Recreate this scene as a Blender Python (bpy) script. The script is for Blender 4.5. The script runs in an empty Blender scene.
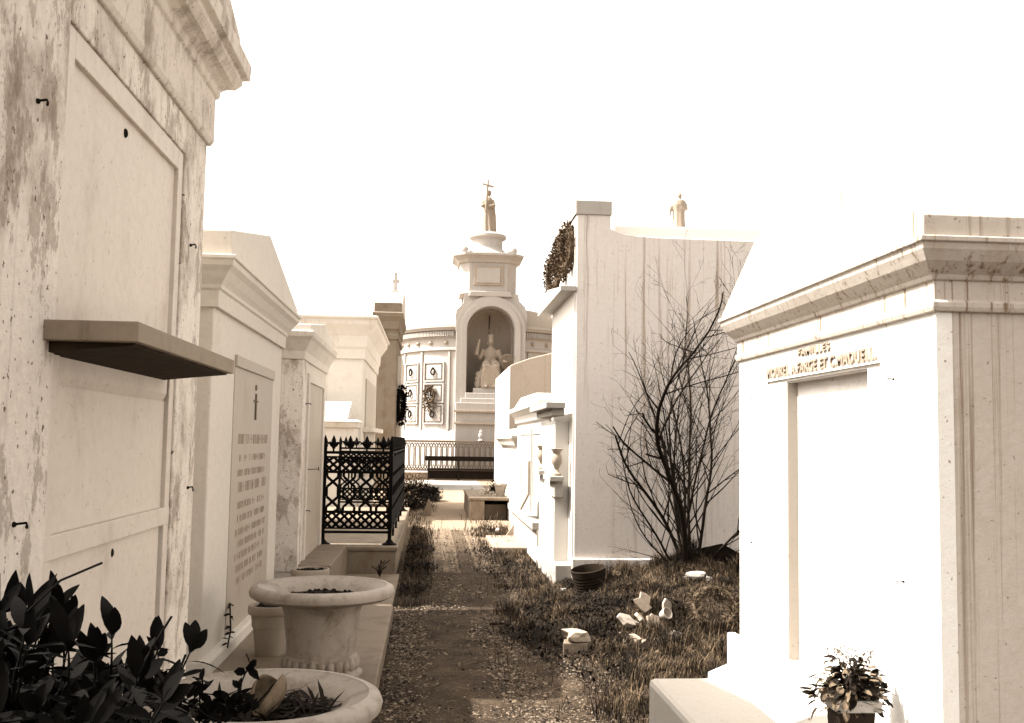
import bpy, bmesh, math, random
from mathutils import Vector, Matrix
from mathutils import noise as mnoise
R = math.radians
random.seed(7)
SC = bpy.context.scene
COL = SC.collection

# ------------------------------------------------------------------ mesh builder
class MB:
    def __init__(s): s.v = []; s.f = []
    def add(s, vs, fs):
        n = len(s.v); s.v += [tuple(p) for p in vs]; s.f += [tuple(i + n for i in f) for f in fs]; return s
    def box(s, x0, x1, y0, y1, z0, z1):
        return s.add([(x0,y0,z0),(x1,y0,z0),(x1,y1,z0),(x0,y1,z0),(x0,y0,z1),(x1,y0,z1),(x1,y1,z1),(x0,y1,z1)],
                     [(0,3,2,1),(4,5,6,7),(0,1,5,4),(1,2,6,5),(2,3,7,6),(3,0,4,7)])
    def obox(s, c, d, M):
        """box of half sizes d at c, turned by matrix M"""
        c = Vector(c); vs = []
        for z in (-1, 1):
            for x, y in ((-1,-1),(1,-1),(1,1),(-1,1)):
                vs.append(c + M @ Vector((x*d[0], y*d[1], z*d[2])))
        return s.add(vs, [(0,3,2,1),(4,5,6,7),(0,1,5,4),(1,2,6,5),(2,3,7,6),(3,0,4,7)])
    def prism(s, pts, ax, a, b):
        """polygon extruded from a to b along axis ax (pts in the other two axes, in order)"""
        def P(p, t):
            return {'x': (t, p[0], p[1]), 'y': (p[0], t, p[1]), 'z': (p[0], p[1], t)}[ax]
        n = len(pts); vs = [P(p, a) for p in pts] + [P(p, b) for p in pts]
        fs = [tuple(range(n)), tuple(range(2*n-1, n-1, -1))] + [(i, (i+1) % n, (i+1) % n + n, i+n) for i in range(n)]
        return s.add(vs, fs)
    def rings(s, rings, closed=True, cap=True):
        n = len(rings[0]); vs = [p for r in rings for p in r]; fs = []
        m = n if closed else n - 1
        for k in range(len(rings)-1):
            for i in range(m):
                j = (i+1) % n
                fs.append((k*n+i, k*n+j, (k+1)*n+j, (k+1)*n+i))
        if cap:
            fs.append(tuple(range(n-1, -1, -1))); fs.append(tuple(range((len(rings)-1)*n, len(rings)*n)))
        return s.add(vs, fs)
    def lathe(s, c, prof, seg=40, fn=None, cap=True):
        rs = []
        for k, (r, z) in enumerate(prof):
            ring = []
            for i in range(seg):
                a = 2*math.pi*i/seg; rr = r if fn is None else fn(r, z, a)
                ring.append((c[0]+rr*math.cos(a), c[1]+rr*math.sin(a), c[2]+z))
            rs.append(ring)
        return s.rings(rs, cap=cap)
    def tube(s, pts, rad, seg=6, cap=True):
        pts = [Vector(p) for p in pts]
        if not hasattr(rad, '__len__'): rad = [rad]*len(pts)
        rs = []; up = None
        for k, p in enumerate(pts):
            d = (pts[min(k+1, len(pts)-1)] - pts[max(k-1, 0)])
            if d.length < 1e-9: d = Vector((0,0,1))
            d.normalize()
            if up is None: up = d.orthogonal().normalized()
            else:
                up = up - d*up.dot(d)
                up = up.normalized() if up.length > 1e-6 else d.orthogonal().normalized()
            w = d.cross(up)
            rs.append([tuple(p + (up*math.cos(2*math.pi*i/seg) + w*math.sin(2*math.pi*i/seg))*rad[k]) for i in range(seg)])
        return s.rings(rs, cap=cap)
    def lathe_arc(s, c, prof, a0, a1, seg=60):
        pts = [a0 + (a1-a0)*i/seg for i in range(seg+1)]
        return s.rings([[(c[0]+r*math.cos(a), c[1]+r*math.sin(a), c[2]+z) for a in pts] for r, z in prof], closed=False, cap=False)
    def ball(s, c, r, seg=12, M=None, nz=8):
        if not hasattr(r, '__len__'): r = (r, r, r)
        rs = []
        for k in range(nz+1):
            t = math.pi*(k+0.02)/(nz+0.04); ring = []
            for i in range(seg):
                a = 2*math.pi*i/seg
                v = Vector((r[0]*math.sin(t)*math.cos(a), r[1]*math.sin(t)*math.sin(a), -r[2]*math.cos(t)))
                if M: v = M @ v
                ring.append((c[0]+v.x, c[1]+v.y, c[2]+v.z))
            rs.append(ring)
        return s.rings(rs)
    def rim(s, x0, x1, y0, y1, prof, cap=True):
        """moulding run round a rectangle: prof = [(out, z)]"""
        return s.rings([[(x0-o,y0-o,z),(x1+o,y0-o,z),(x1+o,y1+o,z),(x0-o,y1+o,z)] for o, z in prof], cap=cap)
    def leaf(s, p, d, n, L, W, bend=.25, fold=.15):
        p = Vector(p); d = Vector(d).normalized(); n = Vector(n); n = n - d*n.dot(d)
        n = n.normalized() if n.length > 1e-4 else d.orthogonal().normalized()
        w = d.cross(n)
        def q(t, u): return p + d*L*t - n*(bend*L*t*t) + w*u*W + n*abs(u)*W*fold
        vs = [q(0,0), q(.28,-.42), q(.3,0), q(.28,.42), q(.65,-.4), q(.68,0), q(.65,.4), q(1,0)]
        return s.add(vs, [(0,2,1),(0,3,2),(1,2,5,4),(2,3,6,5),(4,5,7),(5,6,7)])
    def long_leaf(s, p, d, n, L, W, bend=.3, twist=0):
        p = Vector(p); d = Vector(d).normalized(); n = Vector(n); n = n - d*n.dot(d)
        n = n.normalized() if n.length > 1e-4 else d.orthogonal().normalized()
        w = d.cross(n); prof = ((0,.04),(.12,.45),(.3,.88),(.5,1.0),(.7,.86),(.86,.52),(.96,.2),(1,.03)); vs = []
        for t, k in prof:
            a = twist*t; ww = w*math.cos(a) + n*math.sin(a); c = p + d*L*t - n*(bend*L*t*t)
            vs += [c + ww*W*.5*k + n*W*.1*k, c, c - ww*W*.5*k + n*W*.1*k]
        fs = []
        for k in range(len(prof)-1):
            fs += [(3*k,3*k+1,3*k+4,3*k+3),(3*k+1,3*k+2,3*k+5,3*k+4)]
        return s.add(vs, fs)
    def rock(s, c, r, seed=0, q=.3):
        bm = bmesh.new(); bmesh.ops.create_icosphere(bm, subdivisions=2, radius=1)
        for v in bm.verts:
            k = 1 + q*mnoise.noise(v.co*1.3 + Vector((seed*7.1, seed*3.3, 0)))*2
            v.co = Vector((v.co.x*r[0]*k + c[0], v.co.y*r[1]*k + c[1], v.co.z*r[2]*k + c[2]))
        vs = [tuple(v.co) for v in bm.verts]; fs = [tuple(v.index for v in f.verts) for f in bm.faces]; bm.free()
        return s.add(vs, fs)
    def build(s, name, m, parent=None, smooth=None, bevel=0, remesh=0, recalc=True, thick=0):
        off = world_loc(parent) if parent else Vector((0,0,0))
        me = bpy.data.meshes.new(name)
        me.from_pydata([(v[0]-off.x, v[1]-off.y, v[2]-off.z) for v in s.v], [], s.f)
        if recalc:
            bm = bmesh.new(); bm.from_mesh(me); bmesh.ops.recalc_face_normals(bm, faces=bm.faces); bm.to_mesh(me); bm.free()
        if smooth is not None:
            me.shade_smooth()
            if smooth < 180: me.set_sharp_from_angle(angle=R(smooth))
        me.materials.append(m)
        o = bpy.data.objects.new(name, me); COL.objects.link(o)
        if parent: o.parent = parent
        if thick:
            k = o.modifiers.new('thick', 'SOLIDIFY'); k.thickness = thick
        if remesh:
            k = o.modifiers.new('re', 'REMESH'); k.mode = 'VOXEL'; k.voxel_size = remesh; k.use_smooth_shade = True
            k = o.modifiers.new('sm', 'SMOOTH'); k.iterations = 3; k.factor = .5
        if bevel:
            k = o.modifiers.new('bev', 'BEVEL'); k.width = bevel; k.segments = 2; k.limit_method = 'ANGLE'; k.angle_limit = R(40)
        return o

def world_loc(o):
    v = Vector((0,0,0))
    while o: v += o.location; o = o.parent
    return v
def tag(o, label=None, cat=None, group=None, kind=None):
    if label: o['label'] = label
    if cat: o['category'] = cat
    if group: o['group'] = group
    if kind: o['kind'] = kind
    return o
def thing(name, label, cat, loc=(0,0,0), group=None):
    o = bpy.data.objects.new(name, None); o.empty_display_size = .1; COL.objects.link(o); o.location = loc
    return tag(o, label, cat, group)

# ------------------------------------------------------------------ materials
def nodes_of(name):
    m = bpy.data.materials.new(name); m.use_nodes = True
    nt = m.node_tree; b = nt.nodes['Principled BSDF']; return m, nt, b
def N(nt, t, **kw):
    n = nt.nodes.new(t)
    for k, v in kw.items():
        if k.startswith('i_'): n.inputs[k[2:].replace('_', ' ')].default_value = v
        else: setattr(n, k, v)
    return n
def coords(nt, sc):
    g = N(nt, 'ShaderNodeNewGeometry'); mp = N(nt, 'ShaderNodeMapping'); mp.inputs['Scale'].default_value = sc
    nt.links.new(g.outputs['Position'], mp.inputs['Vector']); return mp.outputs['Vector']
def noise_mask(nt, sc, scale, lo, hi, detail=6, rough=.6):
    n = N(nt, 'ShaderNodeTexNoise'); n.inputs['Scale'].default_value = scale; n.inputs['Detail'].default_value = detail; n.inputs['Roughness'].default_value = rough
    nt.links.new(coords(nt, sc), n.inputs['Vector'])
    r = N(nt, 'ShaderNodeMapRange'); r.inputs['From Min'].default_value = lo; r.inputs['From Max'].default_value = hi; r.interpolation_type = 'SMOOTHSTEP'
    nt.links.new(n.outputs['Fac'], r.inputs['Value']); return r.outputs['Result'], n.outputs['Fac']
def mul(nt, a, b, op='MULTIPLY'):
    n = N(nt, 'ShaderNodeMath', operation=op)
    for k, x in enumerate((a, b)):
        if isinstance(x, (int, float)): n.inputs[k].default_value = x
        else: nt.links.new(x, n.inputs[k])
    return n.outputs[0]
def mixc(nt, fac, a, b):
    n = N(nt, 'ShaderNodeMix', data_type='RGBA')
    nt.links.new(fac, n.inputs['Factor']) if not isinstance(fac, (int, float)) else None
    for k, x in ((6, a), (7, b)):
        if isinstance(x, tuple): n.inputs[k].default_value = (*x, 1)
        else: nt.links.new(x, n.inputs[k])
    return n.outputs[2]
def plaster(name, base, stain, patch=.35, streak=.3, speck=.4, bump=.3, scale=1.0, rough=.85, ztop=None, zlen=2.0, lo=.5, sfreq=11, slo=.55, peel=0):
    """limewashed masonry: brown patches, rain streaks, specks"""
    m, nt, b = nodes_of(name)
    pm, pf = noise_mask(nt, (1,1,.75), 1.7*scale, lo, lo+.28, 8, .68)
    c = mixc(nt, mul(nt, pm, patch), base, stain)
    sm, sf = noise_mask(nt, (sfreq,sfreq,.2), 1.25, slo, slo+.14, 6, .7)
    if ztop is not None:
        g = N(nt, 'ShaderNodeNewGeometry'); sp = N(nt, 'ShaderNodeSeparateXYZ'); nt.links.new(g.outputs['Position'], sp.inputs[0])
        r = N(nt, 'ShaderNodeMapRange'); r.inputs['From Min'].default_value = ztop-zlen; r.inputs['From Max'].default_value = ztop
        r.inputs['To Min'].default_value = .35; r.inputs['To Max'].default_value = 1
        nt.links.new(sp.outputs['Z'], r.inputs['Value']); sm = mul(nt, sm, r.outputs['Result'])
    c = mixc(nt, mul(nt, sm, streak), c, tuple(x*.75 for x in stain))
    km, kf = noise_mask(nt, (1,1,1), 38, .66, .74, 2, .5)
    c = mixc(nt, mul(nt, km, speck), c, tuple(x*.5 for x in stain))
    fine, ff = noise_mask(nt, (1,1,1), 14*scale, .3, .75, 8, .75)
    c = mixc(nt, mul(nt, fine, .16), c, stain)
    if peel:
        qm, qf = noise_mask(nt, (1,1,.5), 6.5, .52, .56, 9, .75)
        c = mixc(nt, mul(nt, qm, peel), c, stain)
    nt.links.new(c, b.inputs['Base Color']); b.inputs['Roughness'].default_value = rough
    b.inputs['Specular IOR Level'].default_value = .2
    bp = N(nt, 'ShaderNodeBump'); bp.inputs['Strength'].default_value = bump; bp.inputs['Distance'].default_value = .02
    nt.links.new(mul(nt, ff, mul(nt, pf, .7), 'ADD'), bp.inputs['Height']); nt.links.new(bp.outputs[0], b.inputs['Normal'])
    return m
def plain(name, c, rough=.7, var=.3, scale=12, bump=.2, c2=None):
    m, nt, b = nodes_of(name)
    fm, ff = noise_mask(nt, (1,1,1), scale, .35, .7, 6, .65)
    nt.links.new(mixc(nt, mul(nt, fm, var*2 if c2 is None else 1), c, c2 or tuple(x*.45 for x in c)), b.inputs['Base Color'])
    b.inputs['Roughness'].default_value = rough; b.inputs['Specular IOR Level'].default_value = .08
    bp = N(nt, 'ShaderNodeBump'); bp.inputs['Strength'].default_value = bump; bp.inputs['Distance'].default_value = .01
    nt.links.new(ff, bp.inputs['Height']); nt.links.new(bp.outputs[0], b.inputs['Normal'])
    return m

BR = (.20,.125,.07)
M = dict(
 t1 = plaster('peeling_limewash', (0.6946, 0.6326, 0.5633), (0.1296, 0.0786, 0.0413), .75, .25, .9, .7, 1.6, lo=.46, peel=.45),
 t1trim = plaster('worn_limewash_trim', (0.6192, 0.5557, 0.4903), (0.1188, 0.0707, 0.0365), .7, .2, .7, .6, 2.2, lo=.47, peel=.3),
 slab = plaster('grey_marble_slab', (0.5482, 0.4871, 0.428), (0.1674, 0.1137, 0.0678), .45, .04, .35, .1, 1.3, .6),
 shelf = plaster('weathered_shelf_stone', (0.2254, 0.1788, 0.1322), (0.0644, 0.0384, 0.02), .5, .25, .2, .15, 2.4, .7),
 t2 = plaster('pale_limewash', (0.5847, 0.5372, 0.4755), (0.2189, 0.1509, 0.0933), .28, .1, .3, .25, 1.3, lo=.52),
 t2slab = plaster('inscribed_marble', (0.3637, 0.315, 0.2575), (0.2138, 0.1498, 0.0962), .35, .05, .1, .06, 1.3, .55),
 t3 = plaster('stained_limewash', (0.5899, 0.5352, 0.4744), (0.1958, 0.1313, 0.0778), .45, .2, .4, .3, 1.8, lo=.5),
 t4 = plaster('chalky_limewash', (0.5314, 0.4915, 0.4394), (0.2916, 0.2137, 0.1458), .4, .35, .2, .2, 1.2),
 t5 = plaster('brown_stone', (0.1652, 0.1357, 0.1037), (0.0972, 0.0576, 0.0316), .6, .3, .2, .3, 1.5, lo=.42),
 far = plaster('far_limewash', (0.3264, 0.3014, 0.277), (0.1814, 0.1299, 0.0816), .3, .25, .1, .1, .8),
 fardk = plaster('niche_stone', (0.3025, 0.2524, 0.2035), (0.126, 0.0829, 0.0486), .45, .3, .1, .15, .8),
 statue = plaster('grey_statue_marble', (0.2465, 0.2033, 0.1597), (0.117, 0.0742, 0.0405), .4, .1, .2, .2, 1.5),
 big = plaster('rain_streaked_plaster', (0.5214, 0.4769, 0.4395), (0.252, 0.1772, 0.1134), .3, .95, .4, .2, 1.5, ztop=4.0, zlen=3.6, lo=.54, sfreq=10, slo=.51),
 bigw = plaster('bright_limewash', (0.4855, 0.4612, 0.425), (0.3443, 0.2597, 0.1721), .12, .1, .15, .15, 1.2),
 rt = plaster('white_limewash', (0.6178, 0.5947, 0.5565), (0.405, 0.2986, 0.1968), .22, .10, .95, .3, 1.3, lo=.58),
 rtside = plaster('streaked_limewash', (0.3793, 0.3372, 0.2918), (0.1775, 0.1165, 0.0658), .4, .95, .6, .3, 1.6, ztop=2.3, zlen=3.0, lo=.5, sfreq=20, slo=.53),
 ledge = plaster('footworn_concrete', (0.1785, 0.1403, 0.1015), (0.081, 0.0502, 0.0263), .6, 0, .5, .35, 2.2, .7, lo=.45),
 slabw = plaster('pale_stone_block', (0.2906, 0.2696, 0.2419), (0.2138, 0.1498, 0.0909), .25, .15, .5, .3, 2.5),
 urn = plaster('grey_marble_urn', (0.2746, 0.2362, 0.1991), (0.0731, 0.043, 0.0211), .65, .2, .3, .15, 4, .55, lo=.45),
 pot = plaster('pale_clay_pot', (0.3255, 0.2747, 0.2241), (0.1116, 0.0704, 0.0402), .4, .1, .2, .1, 4, .7),
 darkpot = plain('dark_clay', (.018,.012,.0075), .85),
 iron = plain('black_cast_iron', (.002,.0015,.001), .75, .3, 30),
 lightiron = plain('grey_painted_iron', (.17,.13,.095), .6, .3, 30),
 underside_shade = plain('shade_dark_stone', (.035,.024,.015), .9),  # near black, standing in for the shade below the stone shelf
 reveal_shade = plaster('shade_grey_reveal', (.285,.255,.22), (.17,.13,.095), .4, .3, .3, .2, 3),  # greyer than the front so the door reveal looks shaded
 letter = plain('shade_toned_letter', (.24,.195,.15), .8),  # letters darker than the wall, standing in for their shaded edges
 nail = plain('rusty_iron', (.01,.0066,.004), .8),
 wood = plain('dark_bench_wood', (.012,.008,.005), .8, .3, 8),
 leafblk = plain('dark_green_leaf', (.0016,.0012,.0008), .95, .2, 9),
 leaf = plain('dull_leaf', (.010,.0066,.004), .8, .35, 20),
 leafpale = plain('dry_pale_leaf', (.13,.095,.062), .7, .35, 25),
 wreath = plain('dried_wreath', (.085,.058,.036), .8, .4, 30),
 bark = plain('dark_bark', (.012,.008,.005), .85, .35, 30),
 soil = plain('dark_soil', (.009,.006,.0038), .95, .4, 25, .6),
 petal = plain('pale_petal', (.32,.26,.20), .7, .3, 30),
 white = plain('broken_marble', (.42,.36,.30), .8, .3, 28, .9),
)
def groundmat():
    m, nt, b = nodes_of('earth_and_gravel')
    am, af = noise_mask(nt, (1,1,1), 3.0, .35, .7, 8, .7)
    c = mixc(nt, am, (.018,.012,.0072), (.06,.042,.027))
    fm, ff = noise_mask(nt, (1,1,1), 45, .55, .68, 3, .6)
    c = mixc(nt, mul(nt, fm, .6), c, (.13,.093,.062))
    gm, gf = noise_mask(nt, (1,1,1), 90, .3, .45, 2, .5)
    c = mixc(nt, gm, (.02,.013,.008), c)
    # ground turns paler further along, painting in the sunlit stretch of path
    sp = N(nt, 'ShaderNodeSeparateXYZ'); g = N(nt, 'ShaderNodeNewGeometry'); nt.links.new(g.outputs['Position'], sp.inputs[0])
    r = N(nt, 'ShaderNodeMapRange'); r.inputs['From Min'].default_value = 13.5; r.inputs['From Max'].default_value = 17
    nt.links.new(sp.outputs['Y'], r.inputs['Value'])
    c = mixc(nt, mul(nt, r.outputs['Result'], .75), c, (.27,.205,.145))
    nt.links.new(c, b.inputs['Base Color']); b.inputs['Roughness'].default_value = .95; b.inputs['Specular IOR Level'].default_value = .1
    bp = N(nt, 'ShaderNodeBump'); bp.inputs['Strength'].default_value = .8; bp.inputs['Distance'].default_value = .015
    nt.links.new(gf, bp.inputs['Height']); nt.links.new(bp.outputs[0], b.inputs['Normal'])
    return m
def vcmat(name, a, b2, rough=.9, patch=0):
    """colour varies per blade / stone through a random per island value"""
    m, nt, b = nodes_of(name)
    g = N(nt, 'ShaderNodeNewGeometry'); r = N(nt, 'ShaderNodeValToRGB')
    r.color_ramp.elements[0].color = (*a, 1); r.color_ramp.elements[1].color = (*b2, 1)
    r.color_ramp.elements[0].position = .25
    nt.links.new(g.outputs['Random Per Island'], r.inputs[0])
    col = r.outputs[0]
    if patch:
        q, _ = noise_mask(nt, (1,1,1), 3.2, .42, .62, 4, .6); col = mixc(nt, mul(nt, q, patch), col, tuple(x*.35 for x in a))
    nt.links.new(col, b.inputs['Base Color'])
    b.inputs['Roughness'].default_value = rough; b.inputs['Specular IOR Level'].default_value = .15
    return m
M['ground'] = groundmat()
M['grass'] = vcmat('dry_grass', (.0075,.005,.0028), (.155,.107,.065), patch=.85)
M['straw'] = vcmat('old_straw', (.025,.017,.010), (.15,.108,.07))
M['pebble'] = vcmat('shell_gravel', (.010,.0066,.004), (.21,.16,.118))

# ------------------------------------------------------------------ ground
def sm(a, b, x):
    t = max(0, min(1, (x-a)/(b-a))); return t*t*(3-2*t)
def gh(x, y):
    h = 0
    if -3 < x < 8 and 1 < y < 40:
        e = sm(40, 30, y)*sm(1, 2, y)
        h += .012*mnoise.noise(Vector((x*2, y*2, 0)))*e + .02*mnoise.noise(Vector((x*.6, y*.6, 3)))*e
        h += sm(1.15, 2.2, x)*sm(7.0, 9.5, y)*sm(12.5, 11.3, y)*(.16 + .06*mnoise.noise(Vector((x*1.7, y*1.7, 9))))
        h += .13*math.exp(-(((x-2.45)/.4)**2 + ((y-8.75)/.35)**2)) + .08*math.exp(-(((x-1.8)/.35)**2 + ((y-8.5)/.3)**2)) + .06*abs(mnoise.noise(Vector((x*3, y*3, 4))))*sm(1.2,1.7,x)*sm(13,11,y)
        h += .22*math.exp(-(((x-2.85)/.5)**2 + ((y-10.6)/.45)**2))
        h += .10*math.exp(-(((x-1.5)/.35)**2 + ((y-9.2)/.6)**2))
        h -= .05*sm(-.25, -.45, x)
    return h
def axis(a, b, st, far):
    v = [a + i*st for i in range(int((b-a)/st)+1)]; k = st; lo, hi = v[0], v[-1]
    while hi < far:
        k *= 1.5; hi += k; lo -= k; v.append(hi); v.insert(0, lo)
    return v
xs = axis(-1.8, 5.5, .07, 500); ys = axis(1.5, 22, .09, 500)
g = MB(); nx = len(xs)
g.v = [(x, y, gh(x, y)) for y in ys for x in xs]
g.f = [(j*nx+i, j*nx+i+1, (j+1)*nx+i+1, (j+1)*nx+i) for j in range(len(ys)-1) for i in range(nx-1)]
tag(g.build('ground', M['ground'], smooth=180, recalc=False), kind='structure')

# gravel
pb = MB()
def pebble(x, y, r):
    z = gh(x, y) + r*.15; a = random.uniform(0, 6.28)
    k = [(math.cos(a+i*math.pi/2)*r*random.uniform(.6,1.2), math.sin(a+i*math.pi/2)*r*random.uniform(.6,1.2)) for i in range(4)]
    n = len(pb.v)
    pb.v += [(x+p[0], y+p[1], z) for p in k] + [(x+random.uniform(-.3,.3)*r, y, z+r*random.uniform(.35,.75))]
    pb.f += [(n,n+1,n+4),(n+1,n+2,n+4),(n+2,n+3,n+4),(n+3,n,n+4)]
for i in range(95000):
    y = 3.5 + 14*random.random()**1.5
    x = random.uniform(-.32, 1.9 if y < 8 else 1.35)
    if x > 1.0 and random.random() < (x-1.0)*1.15: continue
    if y > 10 and random.random() < .5: continue
    q_ = mnoise.noise(Vector((x*2.6, y*1.6, 5))) + .6*mnoise.noise(Vector((x*7, y*7, 2)))
    if random.random() > sm(-.45, .45, q_ + (.12 if x > .5 or x < 0 else -.12)): continue
    pebble(x, y, random.choice((.003,.004,.005,.006,.007,.009,.012,.019 if random.random() < .25 else .006)))
tag(pb.build('gravel', M['pebble'], recalc=False), 'pale shell gravel strewn over the narrow dark path', 'gravel', kind='stuff')

# ------------------------------------------------------------------ tomb helpers
GAB = 'limewashed tombs lining the path'
def gable_prism(mb, x0, x1, pts): mb.prism(pts, 'x', x0, x1)
def hook(parent, x, y, z, s, L=.05, drop=.05, q=1.0):
    mb = MB(); mb.tube([(x, y, z), (x+s*L, y, z+.006*q), (x+s*(L+.008), y-.012*q, z-.008*q), (x+s*(L+.008), y-.016*q, z-drop)], .0045*q, 6)
    mb.ball((x+s*.004, y, z), .010*q, 8, nz=5)
    return mb.build('hook', M['nail'], parent, smooth=60)

# ================================================================== TOMB 1 (big, left foreground)
FX = -1.42
t1 = thing('plastered_tomb', 'tall peeling tomb at the left edge with a stone shelf across its marble slab', 'tomb', ((FX-1.2)*.9155, 4.78*.9155, .135))
T1B = (FX-1.2, 4.78, 0)
t1.location = T1B; bpy.context.view_layer.update()
b = MB(); b.box(FX-2.4, FX-.05, 3.25, 6.27, 0, 3.5); b.build('wall', M['t1'], t1)
b = MB(); b.box(FX-.05, FX, 3.25, 3.92, .0, 3.42); b.build('pilaster', M['t1'], t1, bevel=.008)
b = MB(); b.box(FX-.05, FX, 5.76, 6.27, .0, 3.42); b.build('pilaster', M['t1'], t1, bevel=.008)
b = MB(); b.box(FX-.05, FX, 3.92, 5.76, 3.20, 3.42); b.build('lintel', M['t1'], t1, bevel=.006)
b = MB()   # marble frame
b.box(FX-.05, FX-.012, 3.922, 4.015, .12, 3.198); b.box(FX-.05, FX-.012, 5.665, 5.758, .12, 3.198)
b.box(FX-.05, FX-.012, 4.015, 5.665, 3.085, 3.198)
b.build('slab_frame', M['slab'], t1, bevel=.004)
b = MB(); b.box(FX-.045, FX-.0085, 3.93, 5.755, 1.12, 1.215); b.build('cross_rail', M['slab'], t1, bevel=.004)
b = MB(); b.box(FX-.049, FX-.036, 3.985, 5.665, 2.03, 3.085); b.build('marble_slab', M['slab'], t1)
b = MB(); b.box(FX-.049, FX-.036, 3.985, 5.665, 1.215, 1.79); b.prism([(FX-.0485,1.78),(FX-.037,1.80),(FX-.022,1.83),(FX-.022,2.03),(FX-.0485,2.03)], 'y', 4.0, 5.65); b.build('marble_slab', M['slab'], t1)
b = MB(); b.box(FX-.049, FX-.030, 3.985, 5.63, .12, 1.12); b.build('marble_slab', M['slab'], t1)
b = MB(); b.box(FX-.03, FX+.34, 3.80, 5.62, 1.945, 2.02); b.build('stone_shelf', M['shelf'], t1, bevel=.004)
b = MB(); b.prism([(FX-.035,1.944),(FX+.31,1.944),(FX+.31,1.936),(FX+.10,1.915),(FX-.035,1.90)], 'y', 3.86, 5.58) ; b.build('shelf_shade_wedge', M['underside_shade'], t1)  # dark wedge that paints the shade under the shelf
b = MB(); b.rim(FX-2.4, FX, 3.25, 6.27, [(0,3.40),(.02,3.40),(.035,3.43),(.035,3.70),(.055,3.715),(.06,3.76),(.10,3.79),(.135,3.80),(.17,3.845),(.17,3.875),(.21,3.89),(.215,3.99),(.15,4.0)])
b.build('cornice', M['t1trim'], t1, bevel=.006)
b = MB(); gable_prism(b, FX-2.55, FX+.15, [(3.10,3.99),(6.42,3.99),(6.42,4.15),(4.78,4.68),(3.10,4.15)]); b.build('pediment', M['t1trim'], t1, bevel=.01)
b = MB(); b.box(FX-2.5, FX+.03, 3.2, 6.3, -.2, .12); b.build('plinth', M['t1'], t1, bevel=.01)
hook(t1, FX, 3.63, 2.78, 1, .035, .02); hook(t1, FX, 5.94, 2.71, 1, .03, .02); hook(t1, FX, 6.11, 1.30, 1, .03, .02); hook(t1, FX, 3.62, 1.29, 1, .045, .01)
for y, z in ((4.76,3.01),(4.84,1.06),(4.88,1.90),(4.09,1.88)):
    b = MB(); b.ball((FX-.034, y, z), (.012,.02,.022), 10); b.build('anchor_hole', M['nail'], t1, smooth=90)

t1.scale = (.9155,)*3; t1.location = (-2.399, 4.376, .135)  # whole tomb scaled about the camera position, same outline in the image

# ================================================================== TOMB 2
t2 = thing('gabled_tomb', 'pale gabled tomb right behind the big peeling one, tall slab carved with a cross', 'tomb', (FX-1.1, 8.35, 0), GAB)
Y0, Y1 = 6.66, 9.65
b = MB(); b.box(FX-2.2, FX, Y0, Y1, 0, 2.52); b.build('wall', M['t2'], t2, bevel=.01)
b = MB(); b.box(FX-.02, FX+.006, 7.40, 9.16, .18, 2.19)
b.build('slab_surround', M['t2slab'], t2, bevel=.004)
b = MB(); b.box(FX-.02, FX+.0065, 7.40, 7.50, .2, 2.11); b.box(FX-.02, FX+.0065, 9.02, 9.16, .2, 2.11); b.box(FX-.02, FX+.022, 7.40, 9.16, 2.11, 2.195)
b.build('slab_frame', M['t2slab'], t2, bevel=.006)
b = MB(); b.tube([(FX+.012, 8.28, 1.74),(FX+.012, 8.28, 1.95)], .009, 6); b.tube([(FX+.012, 8.20, 1.89),(FX+.012, 8.36, 1.89)], .008, 6); b.ball((FX+.01,8.28,2.0), (.01,.02,.025), 8)
b.build('cross', M['t5'], t2, smooth=60)
b = MB()
rr = random.Random(3)
for k, z in enumerate([1.55,1.42,1.31,1.19,1.07,.97,.87,.78,.69,.60,.51]):
    y = 7.62 + (.06 if k % 2 else 0); ye = 8.92 - (.05 if k % 3 else 0); hgt = .075 if k in (0,3) else .05
    while y < ye:
        w = rr.uniform(.018,.05)
        if rr.random() < .16: y += .05; continue
        q = rr.random()
        b.box(FX+.004, FX+.0075, y, y+.009, z, z+hgt)
        if q < .6: b.box(FX+.004, FX+.0085, y+w*.8, y+w*.8+.007, z, z+hgt)
        if q > .3: b.box(FX+.004, FX+.0084, y+.009, y+w*.8, z+(hgt-.01 if q < .7 else hgt*.45), z+(hgt if q < .7 else hgt*.45+.01))
        y += w + .024
b.build('worn_inscription', plain('worn_letters', (.31,.25,.195), .8), t2)
PR2 = [(0,2.44),(.03,2.44),(.035,2.55),(.05,2.56),(.05,2.585),(.06,2.60),(.075,2.62),(.105,2.67),(.135,2.70),(.14,2.735),(.155,2.74),(.155,2.765),(.13,2.77)]
b = MB(); b.rim(FX-2.2, FX, Y0, Y1, PR2); b.build('cornice', M['t2'], t2, bevel=.004)
b = MB(); gable_prism(b, FX-2.3, FX+.12, [(Y0-.12,2.765),(Y1+.12,2.765),(Y1+.12,2.83),(8.05,3.2),(Y0-.12,2.93)]); b.build('pediment', M['t2'], t2, bevel=.008)
b = MB(); b.box(FX-2.25, FX+.07, Y0-.05, Y1+.04, 0, .19); b.build('plinth', M['t2'], t2, bevel=.015)

# unseen walls added in the gaps to shape the sun strips
b = MB(); b.box(FX-1.9, FX-.25, 5.80, 6.64, 0, 2.65); tag(b.build('sun_trim_wall', M['t3'], bevel=.01), 'unseen wall added in the slot between the big peeling tomb and the pale gabled one to trim the sunlight', 'wall')
b = MB(); b.box(FX-1.9, FX-.3, 9.67, 10.08, 0, 1.7)
tag(b.build('sun_trim_wall', M['t3'], bevel=.01), 'unseen low wall added in the gap between the two gabled tombs to trim the sun strip', 'wall')

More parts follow.
